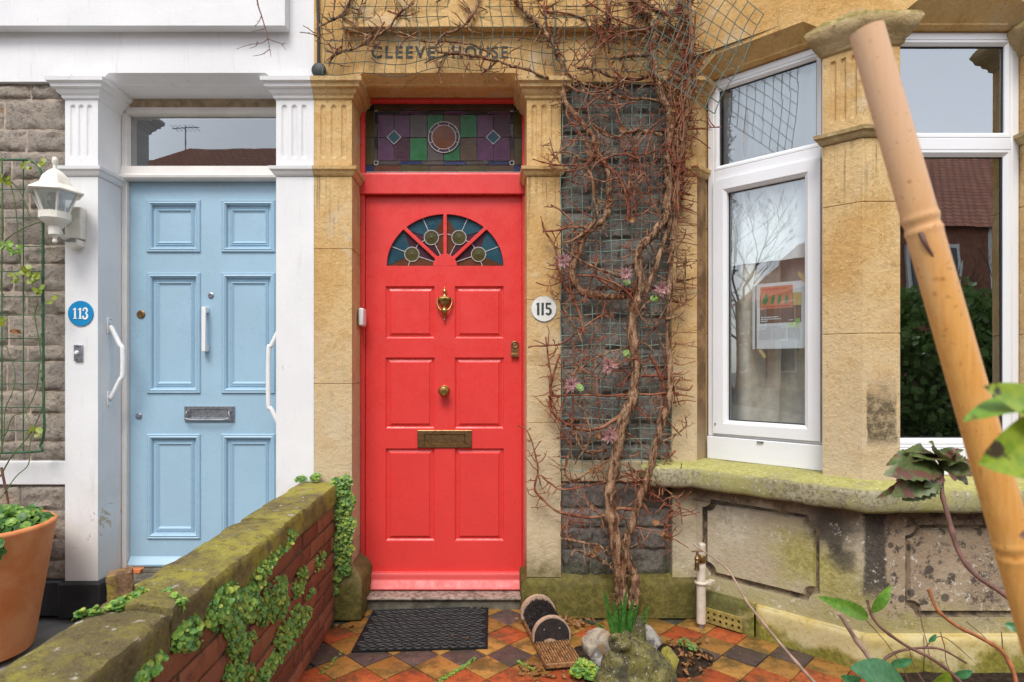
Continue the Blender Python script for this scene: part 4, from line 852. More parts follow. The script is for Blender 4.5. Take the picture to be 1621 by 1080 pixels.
m.tube(crom([FE(a+.02,d-.03,-.01),FE(a+.022,d-.032,-.03),FE(a+.024,c+.016,-.034),FE((a+b)/2,c+.012,-.036),FE(b-.024,c+.016,-.034),FE(b-.022,d-.032,-.03),FE(b-.02,d-.03,-.01)],5), .0045, 8); m.build('letter_plate', MAT['steel'], bdoor, smooth=35)
m = MB(); hx_, h0, h1 = bx(329), bz(557), bz(487); m.box(FE,hx_-.012,hx_+.010,h0,h1,-.05,-.036); m.box(FE,hx_-.018,hx_+.008,h1-.03,h1-.001,-.036,0); m.box(FE,hx_-.018,hx_+.008,h0+.001,h0+.03,-.036,0); m.build('pull_handle', MAT['whitemetal'], bdoor, bevel=.003)
m = MB(); m.lathe([(.016,0),(.016,.004),(.013,.006),(.008,.006),(.007,.003),(0,.003)], FE(bx(334),bz(468),0), (0,-1,0), 20); m.build('spyhole', MAT['steel'], bdoor)
m = MB(); m.lathe([(.023,0),(.023,.004),(.02,.006),(.012,.006),(.011,.004),(0,.004)], FE(bx(223.5),bz(498),0), (0,-1,0), 22); m.build('lock_cylinder', MAT['bronze'], bdoor)
m = MB(); m.lathe([(.017,0),(.017,.004),(.014,.006),(0,.006)], FE(bx(220),bz(659),0), (0,-1,0), 22); m.build('lock_cylinder', MAT['steel'], bdoor)
m = MB(); m.box(FF,P1[1]+.001,bx0-.002,.17,2.742,0,.10); m.box(FF,bx1+.002,P2[0]+.03,.17,2.742,0,.10); bf = m.build('door_frame', MAT['whitewood'], white, bevel=.004)
z_ = bz1+.003
m = MB(); m.sweep([(P1[1]+.001,dF),(P2[0],dF)], [(-.09,z_),(.018,z_),(.028,z_+.008),(.030,z_+.02),(.012,z_+.034),(.006,z_+.075),(-.02,z_+.082),(-.09,z_+.084)]); m.build('transom_rail', MAT['whitewood'], bf, smooth=30)
m = MB(); m.box(FF,P1[1]+.001,P2[0],2.655,2.69,.0,.09); m.build('head_rail', MAT['whitewood'], bf, bevel=.004)
m = MB(); m.box(FF,P1[1]+.001,P2[0],2.6905,2.741,.006,.09); m.build('head_board', MAT['rawwood'], bf)
zg0, zg1 = z_+.085, 2.654; m = MB(); m.rings(FF, [rect(bx0-.002,bx1+.002,zg0,zg1),rect(bx0+.002,bx1-.002,zg0+.004,zg1-.004)], [.03,.034], cap=False); fl = m.build('fanlight', MAT['whitewood'], white)
m = MB(); m.add([FF(bx0-.01,zg0-.005,.036),FF(bx1+.01,zg0-.005,.038),FF(bx1+.01,zg1+.005,.036),FF(bx0-.01,zg1+.005,.037)], [(0,1,2,3)]); m.build('pane', MAT['oldglass'], fl, smooth=0)
m = MB(); m.box(F0,P1[1]+.002,P2[0]-.002,-.02,.165,3.17,3.42); m.build('doorstep', MAT['riser'], white, bevel=.006)
m = MB(); m.box(F0,P1[1]+.02,P1[1]+.125,.166,.187,3.255,3.42); m.build('threshold_brick', MAT['terracotta'], white, bevel=.003)
m = MB(); m.box(F0,P1[1]+.13,P2[0]-.002,.166,.186,3.27,3.42); m.build('threshold', MAT['riser'], white, bevel=.003)
# ------------------------------------------------------------------ garden wall
gw = thing('garden_wall', 'low red brick garden wall with mossy stone coping between the two doors', 'wall', (-.865,2,0))
WX, WY0, WY1 = -.775, .25, 3.085; ZC0, ZC1 = .585, .69
m = MB(); m.box(F0,-.948,WX-.010,-.03,ZC0+.002,WY0,WY1); m.build('mortar_core', MAT['mortarB'], gw)
def brick_me(L, seed):
    rr = random.Random(seed); m = MB(); h = .0625; c = .006
    def j(): return rr.uniform(-.0018,.0018)
    F = Frame(); a = L/2
    m.rings(Frame((0,0,0),(0,1,0),(0,0,1),(1,0,0)), [[(-a+j(),-h/2+j()),(a+j(),-h/2+j()),(a+j(),h/2+j()),(-a+j(),h/2+j())], [(-a+j(),-h/2+j()),(a+j(),-h/2+j()),(a+j(),h/2+j()),(-a+j(),h/2+j())], [(-a+c,-h/2+c),(a-c,-h/2+c),(a-c,h/2-c),(-a+c,h/2-c)]], [-.03,-.004,0])
    me = m.mesh('brick'); me.materials.append(MAT['brick']); return me
stre = [brick_me(.213,i) for i in range(5)]; head = [brick_me(.101,20+i) for i in range(4)]
for k in range(8):
    z = ZC0-.036-k*.0745; y = WY1-(0 if k % 2 else .11)-.002; j = 0
    if k % 2 == 0: piece('brick', head[k % 4], gw, (WX, WY1-.054, z))
    while y > WY0+.05:
        st_ = (j % 3 != 2); L = .224 if st_ else .112
        if y-L < WY0-.05: break
        piece('brick', random.choice(stre if st_ else head), gw, (WX+U(-.004,.003), y-L/2, z+U(-.0015,.0015)), (0,U(-.02,.02),0)); y -= L; j += 1
# coping stones
def coping(y0, y1, seed, dz):
    m = MB(); nx, ny = 10, max(8,int((y1-y0)/.03)); xs = (-.962,-.764)
    sec = []; n = 26
    # rounded-rectangle cross-section
    cx_, cz_, hw_, hh_ = (xs[0]+xs[1])/2, (ZC0+ZC1)/2+.002, (xs[1]-xs[0])/2, (ZC1-ZC0)/2
    for k in range(40):
        an = 2*math.pi*k/40; c, s = math.cos(an), math.sin(an); e = 14; r_ = (abs(c)**e+abs(s)**e)**(-1/e); sec.append((cx_+hw_*r_*c, cz_+hh_*r_*s+(.004 if s > 0 else 0)*(1-(r_*c)**2)))
    vs = []; N = ny+1
    for j in range(N):
        y = lerp(y0+.004,y1-.004,j/ny); e = min(j,ny-j); k = (.95,.985,1)[min(e,2)]
        for (x,z) in sec:
            V = Vector((cx_+(x-cx_)*k, y, cz_+(z-cz_)*k+dz)); nn = noise.noise_vector(V*7+Vector((seed*5,0,0)))*.006+noise.noise_vector(V*26)*.005; vs.append(V+Vector((nn.x,nn.y*.3,nn.z)))
    fs = [(j*40+k,j*40+(k+1)%40,(j+1)*40+(k+1)%40,(j+1)*40+k) for j in range(ny) for k in range(40)]+[tuple(range(40)),tuple(ny*40+k for k in range(39,-1,-1))]
    m.add(vs, fs); m.build('coping_stone', MAT['coping'], gw, smooth=50)
for i,(a,b,dz) in enumerate(((2.33,3.092,.0),(1.70,2.33,-.002),(1.47,1.70,.003),(1.10,1.47,-.004),(.25,1.10,.0))): coping(a,b,i,dz)
# stone lump lying on the coping
def rock(name, label, c, r, mat, seed, sub=4, amp=.28, flat=(), cat='stone', group=None, fine=.05):
    bm = bmesh.new(); bmesh.ops.create_icosphere(bm, subdivisions=sub, radius=1); o_ = Vector((seed*3.1,seed*1.7,seed)); rr = random.Random(seed)
    pl = [(Vector((rr.uniform(-1,1),rr.uniform(-1,1),rr.uniform(-.6,1))).normalized(), rr.uniform(.30,.62)) for _ in range(8)]
    for v in bm.verts:
        p = v.co.copy()
        for n_, d_ in pl:
            k = p.dot(n_)
            if k > d_: p -= n_*(k-d_)*.92
        p *= 1+amp*noise.noise(p*1.3+o_)+fine*noise.fractal(p*4+o_,1,2,4)
        v.co = Vector((p.x*r[0],p.y*r[1],max(p.z*r[2],-r[2]*.75)))
    me = bpy.data.meshes.new(name); bm.to_mesh(me); bm.free(); me.polygons.foreach_set('use_smooth',[True]*len(me.polygons)); me.set_sharp_from_angle(angle=R(40)); me.materials.append(mat)
    o = bpy.data.objects.new(name, me); COL.objects.link(o); o.location = c; return tag(o, label, cat, group)
m = MB(); lcx, lcy = X(187,1.53), 1.54
lb = bmesh.new(); bmesh.ops.create_cube(lb, size=1); bmesh.ops.subdivide_edges(lb, edges=lb.edges[:], cuts=6, use_grid_fill=True)
for v in lb.verts:
    p = v.co.copy(); q_ = p*(1-.10*(p.length-.5)); n_ = noise.noise_vector(p*3)*.07+noise.noise_vector(p*9)*.03; v.co = Vector(((q_.x+n_.x)*.056,(q_.y+n_.y)*.05,(q_.z+n_.z)*.072))
me = bpy.data.meshes.new('stone_stump'); lb.to_mesh(me); lb.free(); me.polygons.foreach_set('use_smooth',[True]*len(me.polygons)); me.set_sharp_from_angle(angle=R(45)); me.materials.append(MAT['stump'])
o = bpy.data.objects.new('stone_stump', me); COL.objects.link(o); o.location = (lcx,lcy,.724); o.rotation_euler = (.05,-.06,.5); tag(o,'small mossy brick stump standing on the wall coping','stone')
# ------------------------------------------------------------------ creeping plants on the wall
def wall_pt(px, py):
    d = -(WX+.0)*FPX/(CX-px); return Vector((WX, d, Z(py,d)))
def clump(name, label, spots, nrm, dens=1.0, size=.0085, mat='creeper', conv=wall_pt, droop=.3, group='creeping plants on the garden wall', maxoff=.035):
    m = MB(); st = MB()
    for (px,py,rp) in spots:
        c = conv(px,py); d = c.y; rad = rp*d/FPX; n = int(dens*rp*rp*.42*(d/2)**.6)+10; size_ = size*.74
        for i in range(n):
            rr = rad*math.sqrt(random.random())*1.08; an = U(0,6.283); N = Vector(nrm).normalized(); a = N.orthogonal().normalized(); b = N.cross(a)
            stre_ = 1/max(.35,abs(N.dot((c-Vector((0,0,CAMZ))).normalized())))
            off = (a*math.cos(an)+b*math.sin(an))*rr
            if abs(N.x) > .5: off.y *= min(2.6,stre_*.9)
            p = c+off; h = maxoff*(1-rr/(rad*1.1+1e-6))**.5*random.random()+.004; p += N*h
            leaf_disc(m, p, N*U(.6,1.2)+Vector((U(-.5,.5),U(-.9,.1),U(.1,.9))), size_*(.45+1.15*random.random()**1.6), random.choice((0,0,0,1,1,2)), 7, .22)
            if random.random() < .3: m.tube([p, p-N*h+Vector((U(-.01,.01),U(-.01,.01),U(-.02,.01)))], .0007, 3, 0)
    o = m.build(name, [MAT[mat],MAT['creeper2'],MAT['creeper3']]); return tag(o, label, 'plant', group)
NX = (1,0,0)
clump('creeping_plant','largest round leaved creeper mound under the coping on the brick wall',[(348,950,22),(362,965,24),(340,968,16),(375,982,18),(385,958,16)],NX,1.2,.0105)
clump('creeping_plant','creeper tuft hanging just below a coping joint on the brick wall',[(409,905,18),(400,925,14),(421,888,13),(432,876,9),(455,850,9),(448,866,9)],NX,1.1)
clump('creeping_plant','wide creeper patch spreading right of the largest mound',[(428,948,26),(410,960,16),(440,965,14),(420,975,10)],NX,1.1)
clump('creeping_plant','creeper patch on the bricks running down to the right',[(472,985,16),(462,972,11),(444,998,12),(455,1005,10),(482,972,9)],NX,1.0)
clump('creeping_plant','long creeper strand trailing to the bottom of the wall',[(442,1027,16),(430,1045,15),(418,1062,16),(408,1078,14),(452,1018,9)],NX,1.0)
clump('creeping_plant','creeper strand hanging below the largest mound',[(369,1018,13),(372,1040,13),(368,1062,15),(384,1072,12),(388,1015,10)],NX,1.0)
clump('creeping_plant','small creeper ball under the coping left of the largest mound',[(290,1002,19),(300,1015,10)],NX,1.3,.010)
clump('creeping_plant','thin creeper sprigs at the bottom left under the coping',[(218,1066,11),(238,1048,9),(206,1078,9),(230,1062,6)],NX,1.2,.010)
clump('creeping_plant','narrow creeper tuft beneath the far end of the coping',[(472,920,13),(468,935,9),(474,905,8)],NX,1.0)
clump('creeping_plant','tiny upper creeper sprig on the bricks nearest the red door',[(503,885,9),(501,897,7)],NX,.9)
clump('creeping_plant','tiny creeper sprig low on the bricks by the tile edge',[(502,1046,8)],NX,.9)
clump('creeping_plant','tiny creeper sprig midway on the bricks left of the uppermost sprig',[(488,938,6)],NX,.9)
clump('creeping_plant','tiny creeper sprigs at the very foot of the brick wall',[(508,1064,6),(506,1074,6),(496,1078,8)],NX,.9)
clump('trailing_plant','dense curtain of round leaves hanging at the wall end beside the red door',[(548,762,10),(535,764,9),(543,778,12),(548,795,14),(541,812,13),(548,830,15),(543,850,14),(547,868,13),(540,884,13),(544,900,11),(531,866,8),(527,855,6),(534,912,9),(521,920,11),(528,932,9),(519,953,7),(523,965,4)],(0,-1,.1),1.7,.0092,'creeper',lambda px,py: P(px,py,3.05),group=None,maxoff=.05)
ctop = lambda px,py: (lambda d: Vector((X(px,d),d,ZC1)))((CAMZ-ZC1)*FPX/(py-CY))
clump('coping_weed','bright green weed growing round the stump on the coping',[(186,962,13),(206,952,13),(222,944,9),(150,972,8),(128,976,7)],(0,0,1),1.3,.009,'creeper',ctop,group='weeds on the coping',maxoff=.02)
clump('coping_weed','yellowish weed in a coping joint right of the stump',[(262,942,7),(278,950,7),(288,957,7)],(0,0,1),1.2,.008,'creeper',ctop,group='weeds on the coping',maxoff=.015)
clump('coping_weed','small left tuft at the far end of the coping by the pilaster',[(477,760,8)],(0,-.5,1),2.5,.008,'creeper',lambda px,py: P(px,py,3.06),group='weeds on the coping',maxoff=.02)
clump('coping_weed','small right tuft at the far end of the coping by the pilaster',[(500,757,8)],(0,-.5,1),2.5,.008,'creeper',lambda px,py: P(px,py,3.06),group='weeds on the coping',maxoff=.02)
# ------------------------------------------------------------------ number plaques, bell, rails, lamp
def stroke_poly(m, F, pts, th, w0, w1, mi=0):
    """thick flat stroke through 2D points; th is width or list of widths"""
    n = len(pts); L = []; Rr = []
    for i in range(n):
        a, b = pts[max(i-1,0)], pts[min(i+1,n-1)]; dx, dy = b[0]-a[0], b[1]-a[1]; l = math.hypot(dx,dy) or 1; t = (th[i] if hasattr(th,'__len__') else th)/2
        L.append((pts[i][0]-dy/l*t,pts[i][1]+dx/l*t)); Rr.append((pts[i][0]+dy/l*t,pts[i][1]-dx/l*t))
    for i in range(n-1):
        vs = [F(*L[i],w0),F(*L[i+1],w0),F(*Rr[i+1],w0),F(*Rr[i],w0),F(*L[i],w1),F(*L[i+1],w1),F(*Rr[i+1],w1),F(*Rr[i],w1)]
        m.add(vs, [(0,1,2,3),(4,7,6,5),(0,4,5,1),(3,2,6,7)]+([(0,3,7,4)] if i == 0 else [])+([(1,5,6,2)] if i == n-2 else []), mi)
def arc2(cx_,cy_,rx,ry,a0,a1,n=14): return [(cx_+rx*math.cos(R(lerp(a0,a1,k/n))),cy_+ry*math.sin(R(lerp(a0,a1,k/n)))) for k in range(n+1)]
def disc(F, c, r, w0, w1, m, n=48): m.prism([(c[0]+r*math.cos(2*math.pi*k/n),c[1]+r*math.sin(2*math.pi*k/n)) for k in range(n)], F, w0, w1)
pc = (X(128.5,DP),Z(496.5,DP)); pr = 20*DP/FPX
pl = thing('number_plaque','round blue plaque with white numerals 113 on the white pilaster','plaque',(pc[0],DP,pc[1]-pr))
m = MB(); disc(FM,pc,pr,-.006,-.0005,m); m.build('disc', MAT['plaque_blue'], pl, bevel=.0015)
m = MB(); H_ = 17*DP/FPX; u_ = DP/FPX
for dx in (-8.0,.2):
    x = pc[0]+(dx)*u_; z0_ = pc[1]-H_/2; m.box(FM,x-1.35*u_,x+1.35*u_,z0_,z0_+H_,-.0085,-.0055); m.box(FM,x-3*u_,x+3*u_,z0_-.0,z0_+1.2*u_,-.0084,-.0056); stroke_poly(m,FM,[(x,z0_+H_-.0005),(x-3.2*u_,z0_+H_-3*u_)],1.4*u_,-.0083,-.0057)
x = pc[0]+7.6*u_; zc = pc[1]
top = arc2(x,zc+4.4*u_,3.3*u_,3.9*u_,160,-75); bot = arc2(x-.2*u_,zc-4.0*u_,3.8*u_,4.4*u_,80,-160)
stroke_poly(m,FM,top,[u_*(1.2+1.6*math.sin(math.pi*k/14)) for k in range(15)],-.0085,-.0055); stroke_poly(m,FM,bot,[u_*(1.2+1.9*math.sin(math.pi*k/14)) for k in range(15)],-.0084,-.0056)
disc(FM,(x-2.6*u_,zc+5.2*u_),1.3*u_,-.0083,-.0057,m,16); disc(FM,(x-3.1*u_,zc-5.0*u_),1.4*u_,-.0083,-.0057,m,16); m.build('numerals', MAT['numwhite'], pl, smooth=0)
pc = (X(861,DP),Z(489.5,DP)); pr = 19.5*DP/FPX
pl = thing('number_plaque','round white plaque with dark numerals 115 right of the red door','plaque',(pc[0],DP,pc[1]-pr))
m = MB(); disc(FM,pc,pr+.005,-.002,-.0004,m); m.build('cement_ring', MAT['plaque_rim'], pl); m = MB(); disc(FM,pc,pr,-.007,-.0021,m); m.build('disc', MAT['plaque_white'], pl, bevel=.002)
m = MB(); H_ = 19.5*u_
for dx in (-9.2,-2.2): m.box(FM,pc[0]+(dx-1.9)*u_,pc[0]+(dx+1.9)*u_,pc[1]-H_/2,pc[1]+H_/2,-.0085,-.0068)
for dx in (-9.2,): stroke_poly(m,FM,[(pc[0]+(dx)*u_,pc[1]+H_/2-.001),(pc[0]+(dx-3)*u_,pc[1]+H_/2-2.5*u_)],1.6*u_,-.0084,-.0069)
x = pc[0]+6.8*u_; zc = pc[1]; m.box(FM,x-4.2*u_,x+4.4*u_,zc+H_/2-3*u_,zc+H_/2,-.0085,-.0068); m.box(FM,x-4.2*u_,x-1.6*u_,zc+.2*u_,zc+H_/2-3*u_,-.0085,-.0068)
stroke_poly(m,FM,arc2(x-.2*u_,zc-3.6*u_,3.9*u_,4.8*u_,125,-150,16),[u_*(2.2+1.5*math.sin(math.pi*k/16)) for k in range(17)],-.0084,-.0069); m.build('numerals', MAT['numdark'], pl, smooth=0)
# door bell
bx_, bz_ = X(125.5,DP), Z(559,DP); bell = thing('door_bell','small grey rectangular bell push below the blue plaque','door bell',(bx_,DP,bz_-.04))
m = MB(); m.box(FM,bx_-.021,bx_+.021,bz_-.041,bz_+.041,-.012,-.0005); m.build('plate', MAT['steel'], bell, bevel=.002); m = MB(); m.lathe([(.011,0),(.011,.004),(.008,.010),(0,.012)],FM(bx_-.004,bz_+.002,-.012),(0,-1,0),16); m.build('button', MAT['whitemetal'], bell)
m = MB()
for dz in (-.033,.033): m.lathe([(.004,0),(.003,.002),(0,.002)],FM(bx_-.003,bz_+dz,-.012),(0,-1,0),10)
m.build('screw', MAT['gasket'], bell)
# grab rails on the reveals of the blue doorway
def rail(label, xw, s, y, z0, z1, grp):
    r_ = thing('grab_rail', label, 'grab rail', (xw,y,z0), grp); m = MB(); h = .075
    m.tube(crom([(xw+s*.010,y,z1-.05),(xw+s*.02,y,z1-.06),(xw+s*h*.8,y+.0,z1-.14),(xw+s*h,y,z1-.17),(xw+s*h,y,z0+.17),(xw+s*h*.8,y,z0+.14),(xw+s*.02,y,z0+.06),(xw+s*.010,y,z0+.05)],5), .0125, 12); m.build('bar', MAT['whitemetal'], r_, smooth=60)
    for (a,b) in ((z1-.085,z1),(z0,z0+.085)):
        m = MB(); m.box(Frame((xw,y,0),(0,1,0),(0,0,1),(s,0,0)),-.018,.018,a,b,.0005,.007); f_ = m.build('fixing_plate', MAT['whitemetal'], r_, bevel=.006)
        m = MB()
        for dz in ((-.006,.018) if a > z0+.1 else (-.018,.006)): m.lathe([(.0035,0),(.0025,.0015),(0,.0015)],(xw+s*.007,y+dz*.5,(a+b)/2+dz+.015*(1 if a > z0+.1 else -1)),(s,0,0),10)
        m.build('screw', MAT['gasket'], f_)
dR = (CX-155)/(CX-172)*DP
rail('white bent grab rail on the left reveal of the blue doorway', P1[1], 1, 3.185, Z(645,3.185), Z(503,3.185), 'grab rails of the blue doorway')
rail('white grab rail half hidden on the right side of the blue doorway', P2[0], -1, 3.20, Z(690,3.20), Z(505,3.20), 'grab rails of the blue doorway')
# wall lantern
LD = 2.95; lc = P(87,300,LD); ln = thing('wall_lantern','cream carriage style wall lantern with motion sensor above the blue plaque','lantern',(X(124,DP),DP,Z(392,DP)))
def hexl(m, prof, c, n=6, ph=R(12)): m.lathe(prof, c, (0,0,1), n, 0, ph)
zb = lambda py: Z(py,LD)
m = MB(); hexl(m,[(.014,zb(268)),(.035,zb(273)),(.062,zb(282)),(.078,zb(294)-.0),(.126,zb(304)),(.129,zb(306)),(.118,zb(308)),(.10,zb(306))],(lc.x,LD,0)); m.lathe([(.010,zb(270)),(.008,zb(262)),(.013,zb(258)),(.014,zb(254)),(.009,zb(249)),(0,zb(248))],(lc.x,LD,0),n=14); m.build('roof', MAT['cream'], ln, smooth=20, bevel=.002)
m = MB(); zt, zl = zb(307), zb(341); rt, rb = .098, .055
for k in range(6):
    an = R(12)+k*math.pi/3; c_, s_ = math.cos(an), math.sin(an); m.tube([(lc.x+rt*c_,LD+rt*s_,zt),(lc.x+rb*c_,LD+rb*s_,zl)], .006, 6)
hexl(m,[(rb+.006,zl+.014),(rb+.012,zl+.012),(rb+.012,zl-.02),(rb+.004,zl-.03),(.04,zl-.045),(.034,zl-.052),(.028,zl-.054),(.028,zl-.095),(.02,zl-.1),(.012,zl-.104),(.008,zl-.115),(.012,zl-.124),(.010,zl-.132),(0,zl-.136)],(lc.x,LD,0),12); m.build('lantern_frame', MAT['cream'], ln, smooth=30)
for k in range(6):
    a0_, a1_ = R(12)+k*math.pi/3, R(12)+(k+1)*math.pi/3; m = MB(); m.quad(*[(lc.x+r_*.985*math.cos(a),LD+r_*.985*math.sin(a),z__) for (r_,a,z__) in ((rb,a0_,zl),(rb,a1_,zl),(rt,a1_,zt),(rt,a0_,zt))]); m.build('glass_pane', MAT['glass'], ln, smooth=0)
m = MB(); m.lathe([(.014,zl+.01),(.016,zl+.03),(.032,zl+.06),(.036,zl+.078),(.028,zl+.10),(0,zl+.112)],(lc.x,LD,0),n=18); m.build('bulb', MAT['lampglass'], ln, smooth=60)
bxl, bxr = X(113,DP), X(137,DP)
m = MB(); m.box(FM,bxl,bxr,Z(381,DP),Z(331,DP),-.045,-.0005); m.prism([(bxl,Z(382,DP)),(bxl,Z(392,DP)),(bxl+.03,Z(397,DP)),(bxr-.006,Z(392,DP)),(bxr-.006,Z(382,DP))],FM,-.05,-.001); m.build('wall_box', MAT['cream'], ln, bevel=.006)
m = MB(); m.box(FM,bxl+.001,bxr-.02,Z(386,DP),Z(382,DP),-.0525,-.04); m.build('sensor_lens', MAT['steel'], ln); 
m = MB(); m.tube(crom([(lc.x+.02,LD,zl-.075),(lerp(lc.x,bxl,.5),lerp(LD,DP,.45),zl-.088),(bxl+.01,DP-.04,zl-.09)],4),.012,8); m.tube(crom([(lc.x+.03,LD,zl-.06),(lerp(lc.x,bxl,.55),lerp(LD,DP,.5),zl-.02),(bxl+.02,DP-.03,zl+.01)],5),[.006,.010,.012,.014,.016,.016,.018,.02,.02,.02,.02],8); m.build('arm', MAT['cream'], ln, smooth=50)
# white sensor on the red frame, round black cap on a cable
sz = Z(505,dF); m = MB(); m.box(F0,X(567,3.2),X(575,3.2),sz-.044,sz+.052,3.2,3.285); o = tag(m.build('door_sensor', MAT['whitemetal'], bevel=.010, seg=3),'slim white alarm sensor on the left jamb of the red door','sensor')
cb = thing('cable','black cable down the house joint ending in a round cap','cable',(X(504,3.06),3.08,Z(120,3.06)))
m = MB(); m.tube([(X(504,3.085),3.083,5.1)]+crom([P(504,-60,3.083),P(503,0,3.083),P(504,40,3.083),P(504,104,3.08)],4), .008, 8); m.build('cable_run', MAT['black'], cb)
m = MB(); m.lathe([(.0,.0),(.036,.0),(.037,.012),(.034,.02),(.028,.023),(0,.024)],P(505.5,113,3.09),(0,-1,0),26); m.build('round_cap', MAT['black'], cb, smooth=40)
# ------------------------------------------------------------------ poster in the angled window
wz = .10+.030; FP = Frame(FC.o, FC.u, FC.v, FC.w)
def cu(px, w_):   # canted-plane coordinate u for a photo column at depth offset w_
    k = (px-CX)/FPX; ox = A_.x+w_*S2; oy = A_.y+w_*S2; t_ = (k*oy-ox)/(S2+k*S2); return t_
def cz(px, py, w_): u = cu(px,w_); p = FC(u,0,w_); return CAMZ-(py-CY)*p.y/FPX
pu0, pu1 = cu(1198,wz), cu(1274,wz); pz0, pz1 = cz(1236,552,wz), cz(1236,447,wz)
ps = thing('poster','printed leaflet taped inside the angled bay window','poster',tuple(FC(pu0,pz0,wz)))
W_, Hh = pu1-pu0, pz1-pz0
def pb(name, a, b, c, d, mt, k): m = MB(); m.box(FC,pu0+a*W_,pu0+b*W_,pz0+c*Hh,pz0+d*Hh,wz-.0006*k,wz-.0006*k+.0004); return m.build(name, MAT[mt], ps)
pb('sheet',0,1,0,1,'paper',0); pb('picture',.07,.93,.39,.83,'p_brown',1); pb('picture',.08,.76,.61,.95,'p_orange',2); pb('photo_inset',.77,.94,.64,.83,'tape',3)
m = MB()
for (cx_,s_) in ((.18,1),(.34,.7),(.48,.65),(.63,.6)):
    x = pu0+cx_*W_; m.prism([(x-.012*s_,pz0+.69*Hh),(x+.004*s_,pz0+.68*Hh),(x+.016*s_,pz0+.74*Hh),(x+.010*s_,pz0+(.78+.08*s_)*Hh),(x-.008*s_,pz0+.77*Hh)],FC,wz-.0022,wz-.0018)
m.build('green_figures', MAT['p_mid'], ps)
pb('badge_box',.66,.91,.31,.39,'p_pgreen',2); m = MB(); disc(FC,(pu0+.86*W_,pz0+.415*Hh),.05*W_,wz-.003,wz-.0025,m,20); m.build('round_badge', MAT['p_green'], ps)
m = MB(); rr = random.Random(3)
def line(mm, a, b, c, h, k=4):
    x = a
    while x < b-.01:
        wl = rr.uniform(.02,.055); e = min(b,x+wl); mm.box(FC,pu0+x*W_,pu0+e*W_,pz0+c*Hh,pz0+(c+h)*Hh,wz-.0006*k,wz-.0006*k+.0004); x = e+.012
for i in range(11): line(m,.06,.32,.335-i*.019,.008,1); line(m,.35,.62,.335-i*.019,.008,1); line(m,.66,.91,.29-i*.016,.008,1)
m.build('printed_lines', MAT['p_grey'], ps)
m = MB(); line(m,.10,.46,.475,.016); line(m,.10,.52,.445,.016); line(m,.10,.24,.415,.016); line(m,.68,.78,.42,.011); m.build('white_print', MAT['paper'], ps)
m = MB(); line(m,.12,.64,.895,.028); line(m,.12,.72,.635,.02); m.build('red_print', MAT['p_red'], ps)
m = MB(); 
for (u_0,z_0,s_) in ((pu0+.02,pz0-.02,1),(pu1-.03,pz0-.02,-1),(pu1-.02,pz1+.02,1),(pu0-.0,pz1+.02,-1)): m.prism([(u_0-.012,z_0+s_*.02-.01),(u_0-.004,z_0+s_*.02+.006),(u_0+.026,z_0-s_*.02+.006),(u_0+.018,z_0-s_*.02-.01)],FC,wz-.0012,wz-.0008)
m.build('tape', MAT['tape'], ps)
m = MB(); line_u = pu0-.022
m.box(FC,line_u,line_u+.012,pz0-.0,pz1-.0,wz+.002,wz+.003); tag(m.build('paper_strip', MAT['paper']),'narrow white edge of a second sheet left of the leaflet','paper')
# ------------------------------------------------------------------ tap, pipe, vent
tx = P(1110,900,2.97)
tp = thing('garden_tap','old brass garden tap on a white lagged pipe at the bay base','tap',(tx.x,tx.y,0))
tdir = tx.y
m = MB(); m.lathe([(.0215,Z(986,tdir)),(.0225,Z(984,tdir)),(.0215,.2),(.022,Z(895,tdir)),(.02,Z(893,tdir))],(tx.x,tx.y,0),n=18); m.build('pipe_lagging', MAT['lagging'], tp, smooth=50)
m = MB(); m.lathe([(.016,Z(1000,tdir)),(.016,Z(984,tdir)),(.015,Z(984,tdir)+.001)],(tx.x+.0,tx.y,0),n=14); m.build('pipe_end', MAT['steel'], tp); m = MB(); m.lathe([(.017,Z(895,tdir)),(.017,Z(862,tdir)),(.012,Z(860,tdir))],(tx.x+.004,tx.y,0),n=14); m.build('riser_pipe', MAT['lagging'], tp)
m = MB(); cz_ = Z(922,tdir); m.tube([(tx.x+.026*math.cos(k*.35),tx.y+.026*math.sin(k*.35),cz_) for k in range(19)],.006,6); m.box(Frame(tuple((tx.x+.02,tx.y,cz_)),(S2,-S2,0),(0,0,1),(S2,S2,0)),0,.03,-.006,.006,-.006,.05); m.build('pipe_clip', MAT['lagging'], tp)
m = MB(); t0 = Vector((tx.x,tx.y-.006,Z(884,tdir))); m.lathe([(.018,-.016),(.02,-.006),(.02,.008),(.014,.02)],t0,n=14); m.tube(crom([t0,t0+Vector((-.02,-.022,.006)),t0+Vector((-.034,-.036,.0)),t0+Vector((-.036,-.038,-.03)),t0+Vector((-.036,-.038,-.042))],4),[.011]*13+[.011,.012,.013,.013][:4],10); tt = t0+Vector((-.034,-.036,.006)); m.lathe([(.012,0),(.014,.008),(.009,.014),(.006,.03),(.004,.04)],tt,n=12); m.build('tap_body', MAT['bronze'], tp, smooth=45)
m = MB(); m.tube([tt+Vector((-.026,0,.04)),tt+Vector((.026,.0,.042))],.0038,8); m.build('tap_handle', MAT['bronze'], tp)
